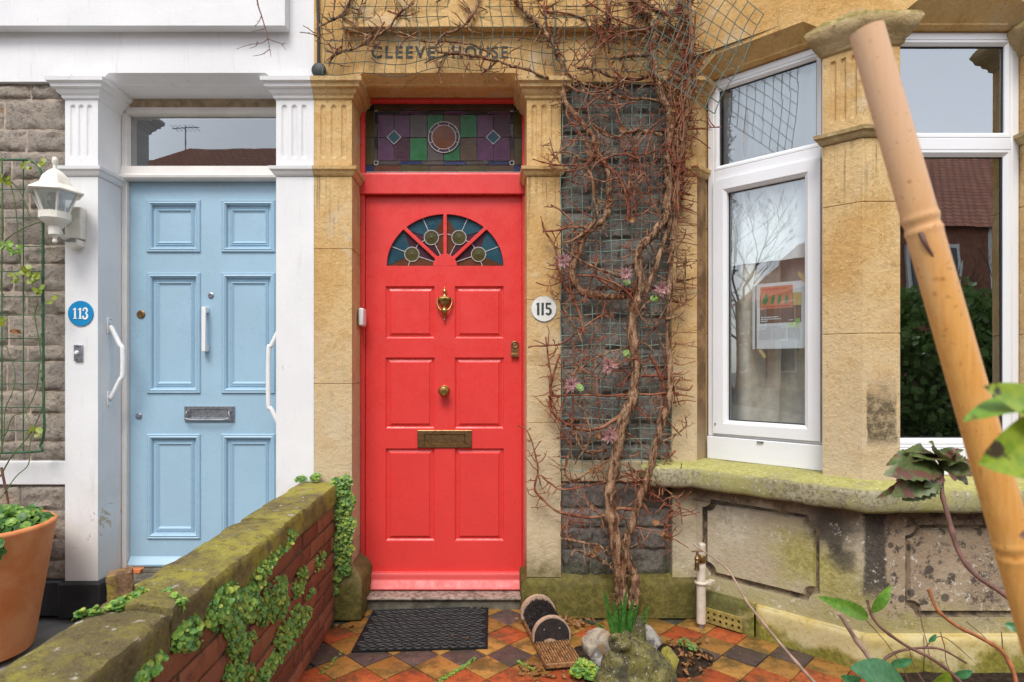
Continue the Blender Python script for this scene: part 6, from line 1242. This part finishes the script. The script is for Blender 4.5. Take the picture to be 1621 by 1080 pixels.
BR = [ # (points, r0, r1, material, sprouts)
 ([(878,83),(893,110),(892,142),(895,163),(911,184),(929,204),(942,225),(948,246),(961,273),(964,296),(964,316),(956,347),(928,369),(916,401),(906,432),(916,457),(934,467),(966,470),(1013,468)],.009,.014,'bark',40),
 ([(1092,-20),(1092,30),(1095,59),(1092,118),(1089,163),(1083,207),(1074,252),(1071,296),(1067,316),(1057,363),(1042,410),(1029,442),(1020,467)],.009,.010,'bark',40),
 ([(1075,0),(1086,60),(1080,120),(1086,180),(1078,230),(1082,280),(1072,320)],.005,.006,'redstem',45),
 ([(1100,70),(1084,110),(1092,170),(1080,220),(1066,270),(1072,330)],.0045,.006,'redstem',45),
 ([(1062,150),(1074,190),(1066,240),(1078,290),(1066,340)],.005,.007,'redstem',40),
 ([(967,92),(985,91),(997,89),(1027,86)],.007,.009,'bark',8), ([(964,-20),(964,0),(966,44),(964,83)],.008,.006,'bark',8),
 ([(914,107),(941,110),(967,121),(994,129),(1027,120)],.005,.007,'bark',10), ([(899,116),(917,130),(941,138),(964,142),(988,156),(1018,157),(1044,161)],.005,.005,'bark',14),
 ([(970,148),(976,178),(988,207),(1004,234),(1000,261),(996,284),(994,320),(996,345)],.004,.004,'redstem',14), ([(941,201),(970,219),(994,210),(1018,207),(1047,215)],.004,.007,'bark',10),
 ([(935,246),(967,267),(982,284),(991,311),(994,350)],.005,.004,'redstem',12), ([(926,264),(938,284),(942,320),(944,341),(931,363),(909,379),(892,385)],.006,.005,'bark',14),
 ([(660,-10),(658,0),(630,25),(611,47),(588,64),(563,76),(533,85),(522,102)],.007,.003,'bark',16), ([(655,5),(632,22),(615,44),(592,58),(572,53),(538,44)],.004,.0025,'bark',12), ([(557,-15),(555,0),(541,22),(519,36),(505,42)],.006,.003,'bark',10),
 ([(760,-15),(758,3),(747,25),(730,44),(702,56),(691,72),(697,83),(730,86),(772,93),(799,101),(836,111),(869,124)],.006,.005,'bark',26), ([(630,50),(658,61),(688,67),(730,67),(758,75),(777,86)],.003,.0035,'bark',10), ([(672,101),(691,91),(715,86)],.003,.004,'bark',5), ([(762,116),(775,108),(785,98)],.003,.003,'bark',3),
 ([(815,0),(822,11),(849,36),(874,67),(884,85)],.010,.007,'bark',22), ([(862,0),(862,15),(868,50),(884,77),(896,98)],.0045,.004,'redstem',10),
 ([(500,45),(510,60),(525,75),(533,90)],.0025,.0015,'bark',6), ([(575,0),(568,20),(560,40),(548,48)],.002,.0015,'bark',5),
 ([(874,620),(870,645),(889,667),(921,681),(952,677),(984,655),(1000,630)],.004,.008,'redstem',14), ([(820,674),(836,686),(848,724),(851,746),(847,771),(855,787),(883,809),(924,818),(955,817),(977,806),(1003,806)],.0022,.007,'redstem',22),
 ([(858,755),(883,773),(914,773),(955,763),(987,755),(1015,746),(1053,754),(1097,760)],.0035,.003,'redstem',24), ([(888,853),(921,858),(946,864),(965,878)],.005,.006,'bark',6), ([(905,880),(912,872),(940,883),(959,891),(974,905)],.0035,.005,'bark',6),
 ([(1015,755),(1028,777),(1047,790),(1066,809)],.004,.003,'redstem',14), ([(1066,809),(1053,830),(1053,850)],.003,.002,'redstem',8), ([(1000,770),(1030,765),(1055,775),(1075,800),(1080,830)],.0035,.002,'redstem',22),
 ([(868,626),(924,626),(996,626),(1047,623),(1075,622)],.0035,.005,'redstem',18), ([(1044,204),(1075,206),(1107,204),(1142,201)],.0026,.0018,'redstem',8),
 ([(862,16),(870,18),(920,27),(938,47),(982,71)],.0035,.0025,'redstem',8), ([(929,-10),(929,0),(967,27),(1009,44),(1030,54)],.003,.004,'redstem',8), ([(1009,44),(994,83),(973,139)],.003,.002,'redstem',6), ([(961,30),(950,56),(929,86),(908,104)],.0035,.0025,'redstem',8),
 ([(876,240),(905,243),(923,255)],.003,.004,'bark',3), ([(843,252),(884,262),(926,261),(940,250)],.0025,.004,'redstem',8), ([(871,324),(890,335),(908,357),(915,385)],.003,.004,'redstem',6), ([(859,366),(880,366),(906,360),(935,362)],.004,.004,'redstem',6),
 ([(864,369),(878,391),(884,426),(897,457),(916,492),(925,530)],.004,.006,'redstem',14), ([(836,550),(868,546),(890,544),(925,517),(953,498),(961,470)],.003,.004,'redstem',12), ([(864,533),(871,583),(873,615),(872,660)],.003,.003,'redstem',10), ([(887,561),(875,599),(871,634)],.004,.003,'redstem',6),
 ([(908,539),(909,571),(925,587),(947,599)],.003,.003,'redstem',6), ([(944,561),(979,577),(997,593),(1042,596),(1060,600)],.004,.005,'redstem',10), ([(897,599),(925,580),(947,565),(1000,548)],.003,.003,'bark',6), ([(1029,561),(1042,590),(1051,621),(1040,670)],.005,.005,'redstem',8),
 ([(944,404),(944,435),(966,454),(985,462),(1016,461)],.0035,.005,'redstem',8), ([(952,425),(970,447),(1000,460),(1030,452)],.004,.005,'redstem',10), ([(848,448),(868,452),(890,445),(905,440)],.0022,.003,'redstem',5), ([(905,660),(915,700),(930,715),(960,712)],.005,.006,'bark',8), ([(900,720),(895,745),(910,760),(950,735),(990,722)],.004,.004,'bark',10), ([(950,640),(948,670),(955,700)],.002,.002,'redstem',4), ([(908,625),(905,690),(897,740)],.003,.002,'redstem',8),
 ([(1000,834),(1040,842),(1062,850),(1090,868)],.003,.0018,'redstem',6), ([(1034,204),(1020,260),(1030,310),(1045,345)],.003,.003,'redstem',10), ([(940,150),(930,170),(935,195),(925,205)],.003,.003,'bark',6), ([(1010,480),(1030,500),(1045,540),(1058,560)],.002,.003,'bark',5), ([(900,165),(898,185),(920,215),(940,250)],.0025,.004,'redstem',8), ([(1015,0),(1050,20),(1080,12),(1110,-10)],.007,.006,'bark',14), ([(1090,40),(1065,52),(1040,70)],.004,.005,'redstem',10),
]
for (l,r0,r1,mt,ns) in BR:
    m = MB(); off = U(-.03,.012); pts = vtube(m,l,r0*1.3,r1*1.3,VD+off,VD+off*.5,.35 if mt == 'bark' else .15,7,9 if r0 > .005 else 7,.006); sprout(m,pts,int(ns*1.2),(.02,.11),.0032)
    if mt == 'bark' and max(r0,r1) > .006: flakes(m,pts,max(r0,r1)*.9,int(len(pts)*1.2))
    m.build('branch', MAT[mt], vine, smooth=60)
for q_ in range(11):
    y0_, y1_ = U(-20,120), U(240,345); xa, xb = U(1062,1100), U(1058,1078); m = MB(); n_ = 7; l = [(lerp(xa,xb,k/n_)+U(-7,7),lerp(y0_,y1_,k/n_)) for k in range(n_+1)]; pts = vtube(m,l,U(.002,.0042),U(.003,.005),VD+U(-.04,.01),None,.1,5,6); sprout(m,pts,10,(.015,.07),.0026); m.build('branch', MAT['redstem'], vine, smooth=60)
for q_ in range(14):
    xa, ya = U(985,1100), U(-20,60); m = MB(); l = [(xa,ya)]
    a_ = U(0,6.28)
    for k in range(4): a_ += U(-.6,.6); l.append((l[-1][0]+22*math.cos(a_),min(125,l[-1][1]+18*math.sin(a_)+6)))
    pts = vtube(m,l,U(.0025,.005),U(.002,.003),VD+U(-.05,.0),None,.1,5,6); sprout(m,pts,10,(.015,.06),.0018); m.build('branch', MAT[random.choice(('redstem','bark'))], vine, smooth=60)
rr_ = random.Random(77)
for q_ in range(44):
    xa, ya = rr_.uniform(885,1060), rr_.uniform(120,860); a_ = rr_.uniform(0,6.28); l = [(xa,ya)]; m = MB(); turn = rr_.uniform(-.5,.5)
    for k in range(rr_.choice((3,4,5,6))): a_ += turn+rr_.uniform(-.3,.3); l.append((min(1085,max(868,l[-1][0]+24*math.cos(a_))),l[-1][1]+24*math.sin(a_)))
    pts = vtube(m,l,rr_.uniform(.003,.0062),rr_.uniform(.0018,.003),VD+rr_.uniform(-.05,.0),None,.15,6,7,.006); sprout(m,pts,9,(.015,.08),.0026); m.build('branch', MAT[rr_.choice(('redstem','redstem','bark'))], vine, smooth=60)
# short spurs gripping the pale column and random thin shoots
for (x0_,x1_,y0_,y1_,n_) in ((1062,1072,300,640,34),(885,1062,140,600,60),(885,1070,600,870,40),(1060,1100,40,320,40),(860,1060,0,125,40),(520,860,0,105,30)):
    m = MB()
    for _ in range(n_):
        px, py = U(x0_,x1_), U(y0_,y1_); right = x0_ > 1061 and y0_ > 250
        if right: l = [(px,py),(px+U(10,20),py+U(-4,4)),(px+U(24,42),py+U(-7,7))]
        else:
            a = U(0,6.28); L = U(14,60); l = [(px,py),(px+L*.5*math.cos(a)+U(-4,4),py+L*.5*math.sin(a)),(px+L*math.cos(a+U(-.5,.5)),py+L*math.sin(a+U(-.5,.5)))]
        r_ = U(.002,.0046); pts = vtube(m,l,r_,r_*.6,VD+U(-.02,.02),None,0,3,5,.002); sprout(m,pts,2,(.008,.03),.0014)
    stuff(m.build('shoots', MAT['redstem'], vine, smooth=60))
# pink leaf rosettes and stray leaves
def rosette(px, py, r_):
    m = MB(); c = P(px,py,2.965); r_ *= 1.0 
    for layer,(n,l,tilt) in enumerate(((14,1,.2),(11,.72,.55),(7,.42,1.0))):
        for k in range(n):
            an = 2*math.pi*k/n+U(-.15,.15); rad = Vector((math.cos(an),0,math.sin(an))); dr = (rad*math.cos(tilt)+Vector((0,-1,0))*math.sin(tilt)).normalized(); s_ = dr.cross(Vector((0,-1,0.01))).normalized(); L = r_*l*U(.55,1.1); wd = L*.13; b_ = c+Vector((0,-.003*layer,0)); m.add([b_-s_*wd*.4,b_+s_*wd*.4,b_+dr*L*.6+s_*wd,b_+dr*L,b_+dr*L*.6-s_*wd],[(0,1,2,3,4)])
    m.build('leaf_rosette', MAT['petal'], vine, smooth=0)
for (px,py,r_) in ((891,411,.047),(990,434,.045),(1048,458,.047),(963,578,.050),(904,610,.048),(965,690,.048)): rosette(px,py,r_)
m = MB()
for (px,py) in ((992,448),(1037,472),(918,612),(990,560)):
    for _ in range(2): leaf_disc(m,P(px+U(-3,3),py+U(-3,3),3.0),(U(-.4,.4),-1,U(0,.6)),.018,0,7,.2)
stuff(m.build('green_leaflets', MAT['creeper'], vine))
m = MB()
for (px,py) in ((961,152),(984,202),(934,245),(1064,172),(999,349),(1055,850),(1050,845),(936,745),(948,742),(944,690),(1040,830),(935,880),(945,870)):
    for _ in range(2): leaf_disc(m,P(px+U(-3,3),py+U(-3,3),3.0),(U(-1,1),-1,U(-.6,.6)),U(.010,.02),0,6,.4)
stuff(m.build('dry_leaves', MAT['deadleaf'], vine))

# ------------------------------------------------------------------ foreground bed: canes, leaves, bamboo
m = MB(); m.box(F0,.98,3.9,-.02,-.005,.3,2.56); struct(m.build('flower_bed', MAT['soil']))
def cane(name, label, lst, d0, d1, r0, r1, mat, base=None):
    pts = crom(pathpx(lst,d0,d1),5)
    if base is not None: pts = pts+crom([pts[-1],pts[-1].lerp(Vector(base),.5)+Vector((.02,0,0)),Vector(base)],4)[1:]
    m = MB(); n = len(pts); m.tube(pts,[lerp(r0,r1,i/(n-1))*(1.25 if i % 6 == 0 else 1) for i in range(n)],9,0,.12); return m, pts
m,p = cane('c','',[(1097,861),(1147,897),(1165,922),(1183,954),(1226,1008),(1269,1058),(1300,1092)],2.25,2.0,.0025,.0062,'cane',(1.16,1.9,0)); tag(m.build('dry_cane', MAT['cane'], smooth=60),'long pale dry cane slanting across the bay in front of the tap','cane')
hyd = thing('hydrangea','red brown stem topped with bronze toothed leaves in front of the sill','plant',(1.72,1.7,0))
m,p = cane('c','',[(1491,735),(1491,779),(1502,822),(1517,872),(1542,908),(1578,933),(1612,960),(1650,1000)],1.95,1.75,.0062,.0085,'browncane',(1.72,1.7,0)); m.build('stem', MAT['browncane'], hyd, smooth=60)
m,p = cane('c','',[(1470,933),(1484,965),(1513,990),(1549,1008),(1585,1030),(1603,1060),(1610,1090)],1.9,1.8,.005,.0065,'orangecane',(1.62,1.75,0)); tag(m.build('orange_cane', MAT['orangecane'], smooth=60),'orange brown cut cane curving up in front of the bay panel','cane')
m,p = cane('c','',[(1330,972),(1352,1008),(1380,1048),(1392,1070),(1396,1095)],1.95,1.9,.0065,.0085,'cane',(1.25,1.9,0)); tag(m.build('cut_cane', MAT['cane'], smooth=60),'short thick pale cane cut off below the bay corner','cane')
sh = thing('shrub_shoot','dark arching shoot with long green leaves at the foot of the bay','plant',(1.42,1.82,0))
m,p = cane('c','',[(1373,950),(1379,972),(1395,994),(1434,1022),(1470,1040),(1502,1062),(1530,1090)],1.92,1.85,.004,.0055,'browncane',(1.42,1.82,0)); m.build('stem', MAT['browncane'], sh, smooth=60)
m,p = cane('c','',[(1391,1055),(1405,1040),(1427,1030),(1456,1026),(1490,1028),(1530,1050)],1.92,1.92,.0045,.003,'browncane'); m.build('side_stem', MAT['browncane'], sh, smooth=60)
m = MB()
for l in ([(1330,950),(1370,980),(1420,1040),(1440,1085)],[(1490,1000),(1500,1050),(1515,1090)],[(1455,965),(1465,1010),(1478,1060)],[(1530,985),(1560,1010),(1590,1040)],[(1460,1028),(1480,1010),(1500,1012),(1540,1045)],[(1585,1000),(1590,1040),(1610,1080)],[(1440,1030),(1450,1060),(1470,1090)]): vtube(m,l,.0016,.0012,1.95,1.9,0,5,5)
stuff(m.build('thin_twigs', MAT['browncane'], sh))
def leaf(m, base, tip, wd, nrm, curl=.12, teeth=0, n=12, mi=0, wave=0, shape=.85):
    base, tip, nrm = Vector(base), Vector(tip), Vector(nrm).normalized(); ax = tip-base; L = ax.length; s = ax.cross(nrm).normalized(); up = s.cross(ax).normalized(); vs = []; cols_ = 7
    for i in range(n+1):
        t = i/n; ww = wd*math.sin(math.pi*t**shape)**.75 if 0 < t < 1 else .0
        if teeth: ww *= 1+teeth*((i % 2)-.5)
        for k in range(cols_):
            q = k/(cols_-1)*2-1; vs.append(base+ax*t+s*ww*q+up*(L*curl*math.sin(math.pi*t)-abs(q)*ww*-.22+wave*math.sin(t*9+q*2)*ww))
    m.add(vs,[(i*cols_+k,i*cols_+k+1,(i+1)*cols_+k+1,(i+1)*cols_+k) for i in range(n) for k in range(cols_-1)],mi)
def add_leaf(parent, a, b, wd, d0, d1, mt, nrm=(0,-1,.3), **kw): m = MB(); leaf(m,P(*a,d0),P(*b,d1),wd,nrm,**kw); m.build('leaf', MAT[mt], parent, smooth=80)
add_leaf(sh,(1375,978),(1293,944),.022,1.9,1.83,'fgleaf2',curl=.10); add_leaf(sh,(1380,970),(1411,926),.016,1.9,1.88,'fgleaf2',nrm=(-.4,-1,.2))
add_leaf(sh,(1440,1100),(1345,1058),.05,1.6,1.5,'fgleaf3',nrm=(0,-.8,.8),curl=.05); add_leaf(sh,(1470,1100),(1500,1062),.03,1.55,1.5,'fgleaf',curl=.05); add_leaf(sh,(1410,1052),(1445,1044),.014,1.9,1.88,'fgleaf3'); add_leaf(sh,(1510,1070),(1540,1062),.013,1.9,1.88,'fgleaf3'); add_leaf(sh,(1590,988),(1621,1000),.013,1.9,1.88,'fgleaf3'); add_leaf(sh,(1470,1016),(1482,1004),.008,1.92,1.92,'fgleaf3'); add_leaf(sh,(1360,1085),(1330,1070),.02,1.7,1.65,'fgleaf3')
top = (1491,737); 
for (a,b,wd,nr,cu_) in (((1488,738),(1418,762),.040,(-.2,-1,.7),.14),((1484,740),(1412,786),.052,(-.25,-1,.25),.05),((1486,736),(1470,700),.040,(0,-.6,1),.1),((1490,735),(1440,722),.05,(0,-.5,1),.16),((1492,738),(1512,762),.03,(.2,-1,.4),.1),((1494,735),(1540,735),.045,(.2,-.5,1),.15),((1496,738),(1532,768),.032,(.5,-1,.3),.1),((1490,735),(1510,708),.03,(0,-.6,1),.05),((1486,742),(1463,772),.028,(0,-1,.2),.08),((1480,735),(1385,790),.018,(0,-1,.3),.06),((1485,733),(1430,716),.03,(0,-.4,1),.2),((1492,733),(1526,712),.03,(0,-.4,1),.15),((1480,742),(1398,752),.045,(-.3,-1,.5),.12),((1476,746),(1428,792),.05,(-.1,-1,.1),.03),((1500,738),(1545,752),.04,(.3,-1,.3),.1),((1478,728),(1402,738),.035,(0,-.5,1),.14),((1488,750),(1452,762),.03,(0,-1,.1),.05)): add_leaf(hyd,a,b,wd,1.95,1.93+U(-.04,.02),'hyd',nrm=nr,curl=cu_,teeth=.16,n=20,wave=.16,shape=.7)
# bamboo cane leaning in the foreground
bd = .74; b0, b1 = P(1372,48,bd+.02), P(1616,905,bd); bdir = (b1-b0).normalized(); bend = b1+bdir*((b1.z)/-bdir.z)
bam = thing('bamboo_cane','thick orange bamboo cane leaning in the right foreground','bamboo cane',tuple(bend))
m = MB(); Lb = (bend-b0).length; pts = []; rad = []; rB = .0198
nodes = [0.245,.66,1.05,1.42]; nn = 560
for i in range(nn+1):
    t = Lb*i/nn; pts.append(b0+bdir*t); r_ = lerp(rB*.97,rB*1.12,i/nn)
    for nd in nodes: r_ += .0014*math.exp(-((t-nd)/.0035)**2)-.0011*math.exp(-((t-nd-.010)/.004)**2)+.0011*math.exp(-((t-nd-.016)/.004)**2)
    rad.append(r_)
m.tube(pts,rad,30); m.build('culm', MAT['bamboo'], bam, smooth=50)
for k,nd in enumerate(nodes[:2]):
    nb = b0+bdir*(nd+.022)+Vector((-.014,-.012,0))*(1 if k == 0 else -1); m = MB(); m.tube(crom([nb,nb+bdir*.015+Vector((-.001,-.004,0)),nb+bdir*.034+Vector((.005,-.004,0))],4),[.0032,.0032,.003,.0028,.0026,.0022,.0018,.0014,.0008][:9],8); m.build('node_stub', MAT['browncane'], bam)
fl_ = thing('leafy_shoot','blurred lime green spotted leaves at the right edge in front of the bamboo','plant',(.75,.55,0))
for (a,b,wd,mt,nr) in (((1680,690),(1555,612),.020,'fgleaf',(-.1,-1,.5)),((1680,650),(1524,668),.016,'fgleaf2',(0,-.35,1)),((1690,690),(1548,735),.030,'fgleaf',(0,-1,.25)),((1660,850),(1612,848),.012,'browncane',(0,-1,.3))): add_leaf(fl_,a,b,wd,.56,.53,mt,nrm=nr,curl=.08)
m = MB(); m.tube(crom([P(1690,690,.56),(.66,.58,.8),(.72,.56,.4),(.75,.55,0)],6),.005,8); m.build('stem', MAT['rose_stem'], fl_)
# ------------------------------------------------------------------ across the street (seen in the window reflections)
def far_house(x0, wid, k, label):
    h = thing('terraced_house', label, 'house', (x0+wid/2,-10,0), 'terraced houses across the street'); wm = MAT[('farbrick','farstone','farwhite')[k % 3]]
    m = MB(); m.box(F0,x0,x0+wid,0,4.9,-18,-10); m.build('wall', wm, h)
    m = MB(); m.add([(x0,-9.7,4.8),(x0+wid,-9.7,4.8),(x0+wid,-14,8.4),(x0,-14,8.4),(x0,-18.3,4.8),(x0+wid,-18.3,4.8)],[(0,1,2,3),(3,2,5,4)]); rf = m.build('roof', MAT['roof'], h)
    if abs(x0+12) > 5:
        m = MB(); m.box(F0,x0+wid-.7,x0+wid,7.6,9.3,-14.4,-13.6); m.build('chimney', MAT['farbrick'], rf)
    for (a,b,c,d) in ((.8,2.4,.9,2.6),(wid-2.1,wid-.8,3.1,4.4),(.9,2.2,3.1,4.4)):
        m = MB(); m.box(F0,x0+a,x0+b,c,d,-9.98,-9.9); w_ = m.build('window', MAT['farwhite'], h); m = MB(); m.box(F0,x0+a+.1,x0+b-.1,c+.1,d-.1,-9.89,-9.87); m.build('pane', MAT['fardark'], w_)
    m = MB(); m.box(F0,x0+wid-1.8,x0+wid-.9,0,2.1,-9.98,-9.92); m.build('door', MAT['fardark'], h)
names = ['far left','second from left','third from left','fourth from left','facing the blue door','facing the red door','facing the bay','second right of the bay','third right of the bay','far right']
for k in range(10): far_house(-32+k*5.6, 5.6, (0,1,0,2,1,0,1,0,2,0)[k], 'terraced house across the street reflected in the glass, '+names[k])
def aerial(x, y, z, label):
    m = MB(); m.tube([(x,y,z-.3),(x,y,z+1.2)],.02,6); m.tube([(x-.5,y,z+1.1),(x+.5,y,z+1.15)],.015,5)
    for k in range(6): m.tube([(x-.4+k*.16,y-.3,z+1.11),(x-.4+k*.16,y+.3,z+1.11)],.01,4)
    tag(m.build('tv_aerial', MAT['fardark']), label, 'aerial', 'aerials on the opposite roofs')
aerial(-10.4,-14,8.4,'tv aerial on the opposite roof reflected above the blue door, right one'); aerial(-13.4,-14,8.4,'tv aerial on the opposite roof reflected above the blue door, left one')
def bare_tree(x, y, hgt, seed, label):
    t = thing('bare_tree', label, 'tree', (x,y,0), 'bare street trees'); rr = random.Random(seed); m = MB(); tips = []
    def grow(p, d, L, r, lv):
        q = [p]; c = p
        for k in range(3): d = (d+Vector((rr.uniform(-.22,.22),rr.uniform(-.22,.22),rr.uniform(-.05,.16)))).normalized(); c = c+d*L/3; q.append(c)
        (m if lv > 4 else tw_).tube(q,[r,r*.9,r*.8,r*.65],6 if lv > 3 else 4)
        if lv == 0: return
        for _ in range(3 if lv > 1 else 4):
            i = rr.choice((1,2,3,3)); nd = (d+Vector((rr.uniform(-.9,.9),rr.uniform(-.9,.9),rr.uniform(-.2,.7)))).normalized(); grow(q[i],nd,L*rr.uniform(.6,.8),r*.6,lv-1)
    tw_ = MB(); grow(Vector((x,y,0)),Vector((0,0,1)),hgt*.30,hgt*.0085,6); m.build('trunk', MAT['treebark'], t); tw_.build('crown', MAT['treebark'], t)
bare_tree(-13.5,-3.4,8.0,3,'bare branched tree down the street reflected in the angled bay window'); bare_tree(9.5,-5.6,5.5,9,'bare tree reflected in the front bay window')
def shrub(x, y, rx, ry, h, seed, label):
    t = thing('evergreen_shrub', label, 'shrub', (x,y,0), 'evergreen shrubs across the front garden'); rr = random.Random(seed); m = MB()
    for i in range(9000):
        u = rr.uniform(-1,1); an = rr.uniform(0,6.283); r_ = rr.uniform(.72,1.05); s = math.sqrt(1-u*u); p = Vector((x+rx*r_*s*math.cos(an),y+ry*r_*s*math.sin(an),h*.5+h*.52*r_*u)); p += noise.noise_vector(p*1.3)*.35
        if p.z > 0: leaf_disc(m,p,(rr.uniform(-1,1),rr.uniform(-1,1),rr.uniform(-.3,1)),rr.uniform(.03,.065),0,5,.2)
    m.build('foliage', MAT['hedge'], t); m = MB(); m.tube([(x,y,0),(x,y,h*.6)],[.09,.05],8); m.build('trunk', MAT['treebark'], t)
shrub(7.3,-4.4,1.6,1.0,2.5,5,'evergreen shrub reflected in the front bay window, nearer one'); shrub(9.6,-4.6,1.7,1.0,2.8,6,'evergreen shrub reflected in the front bay window, farther one'); shrub(5.2,-4.8,1.3,.9,2.2,7,'evergreen shrub reflected low behind the bamboo')
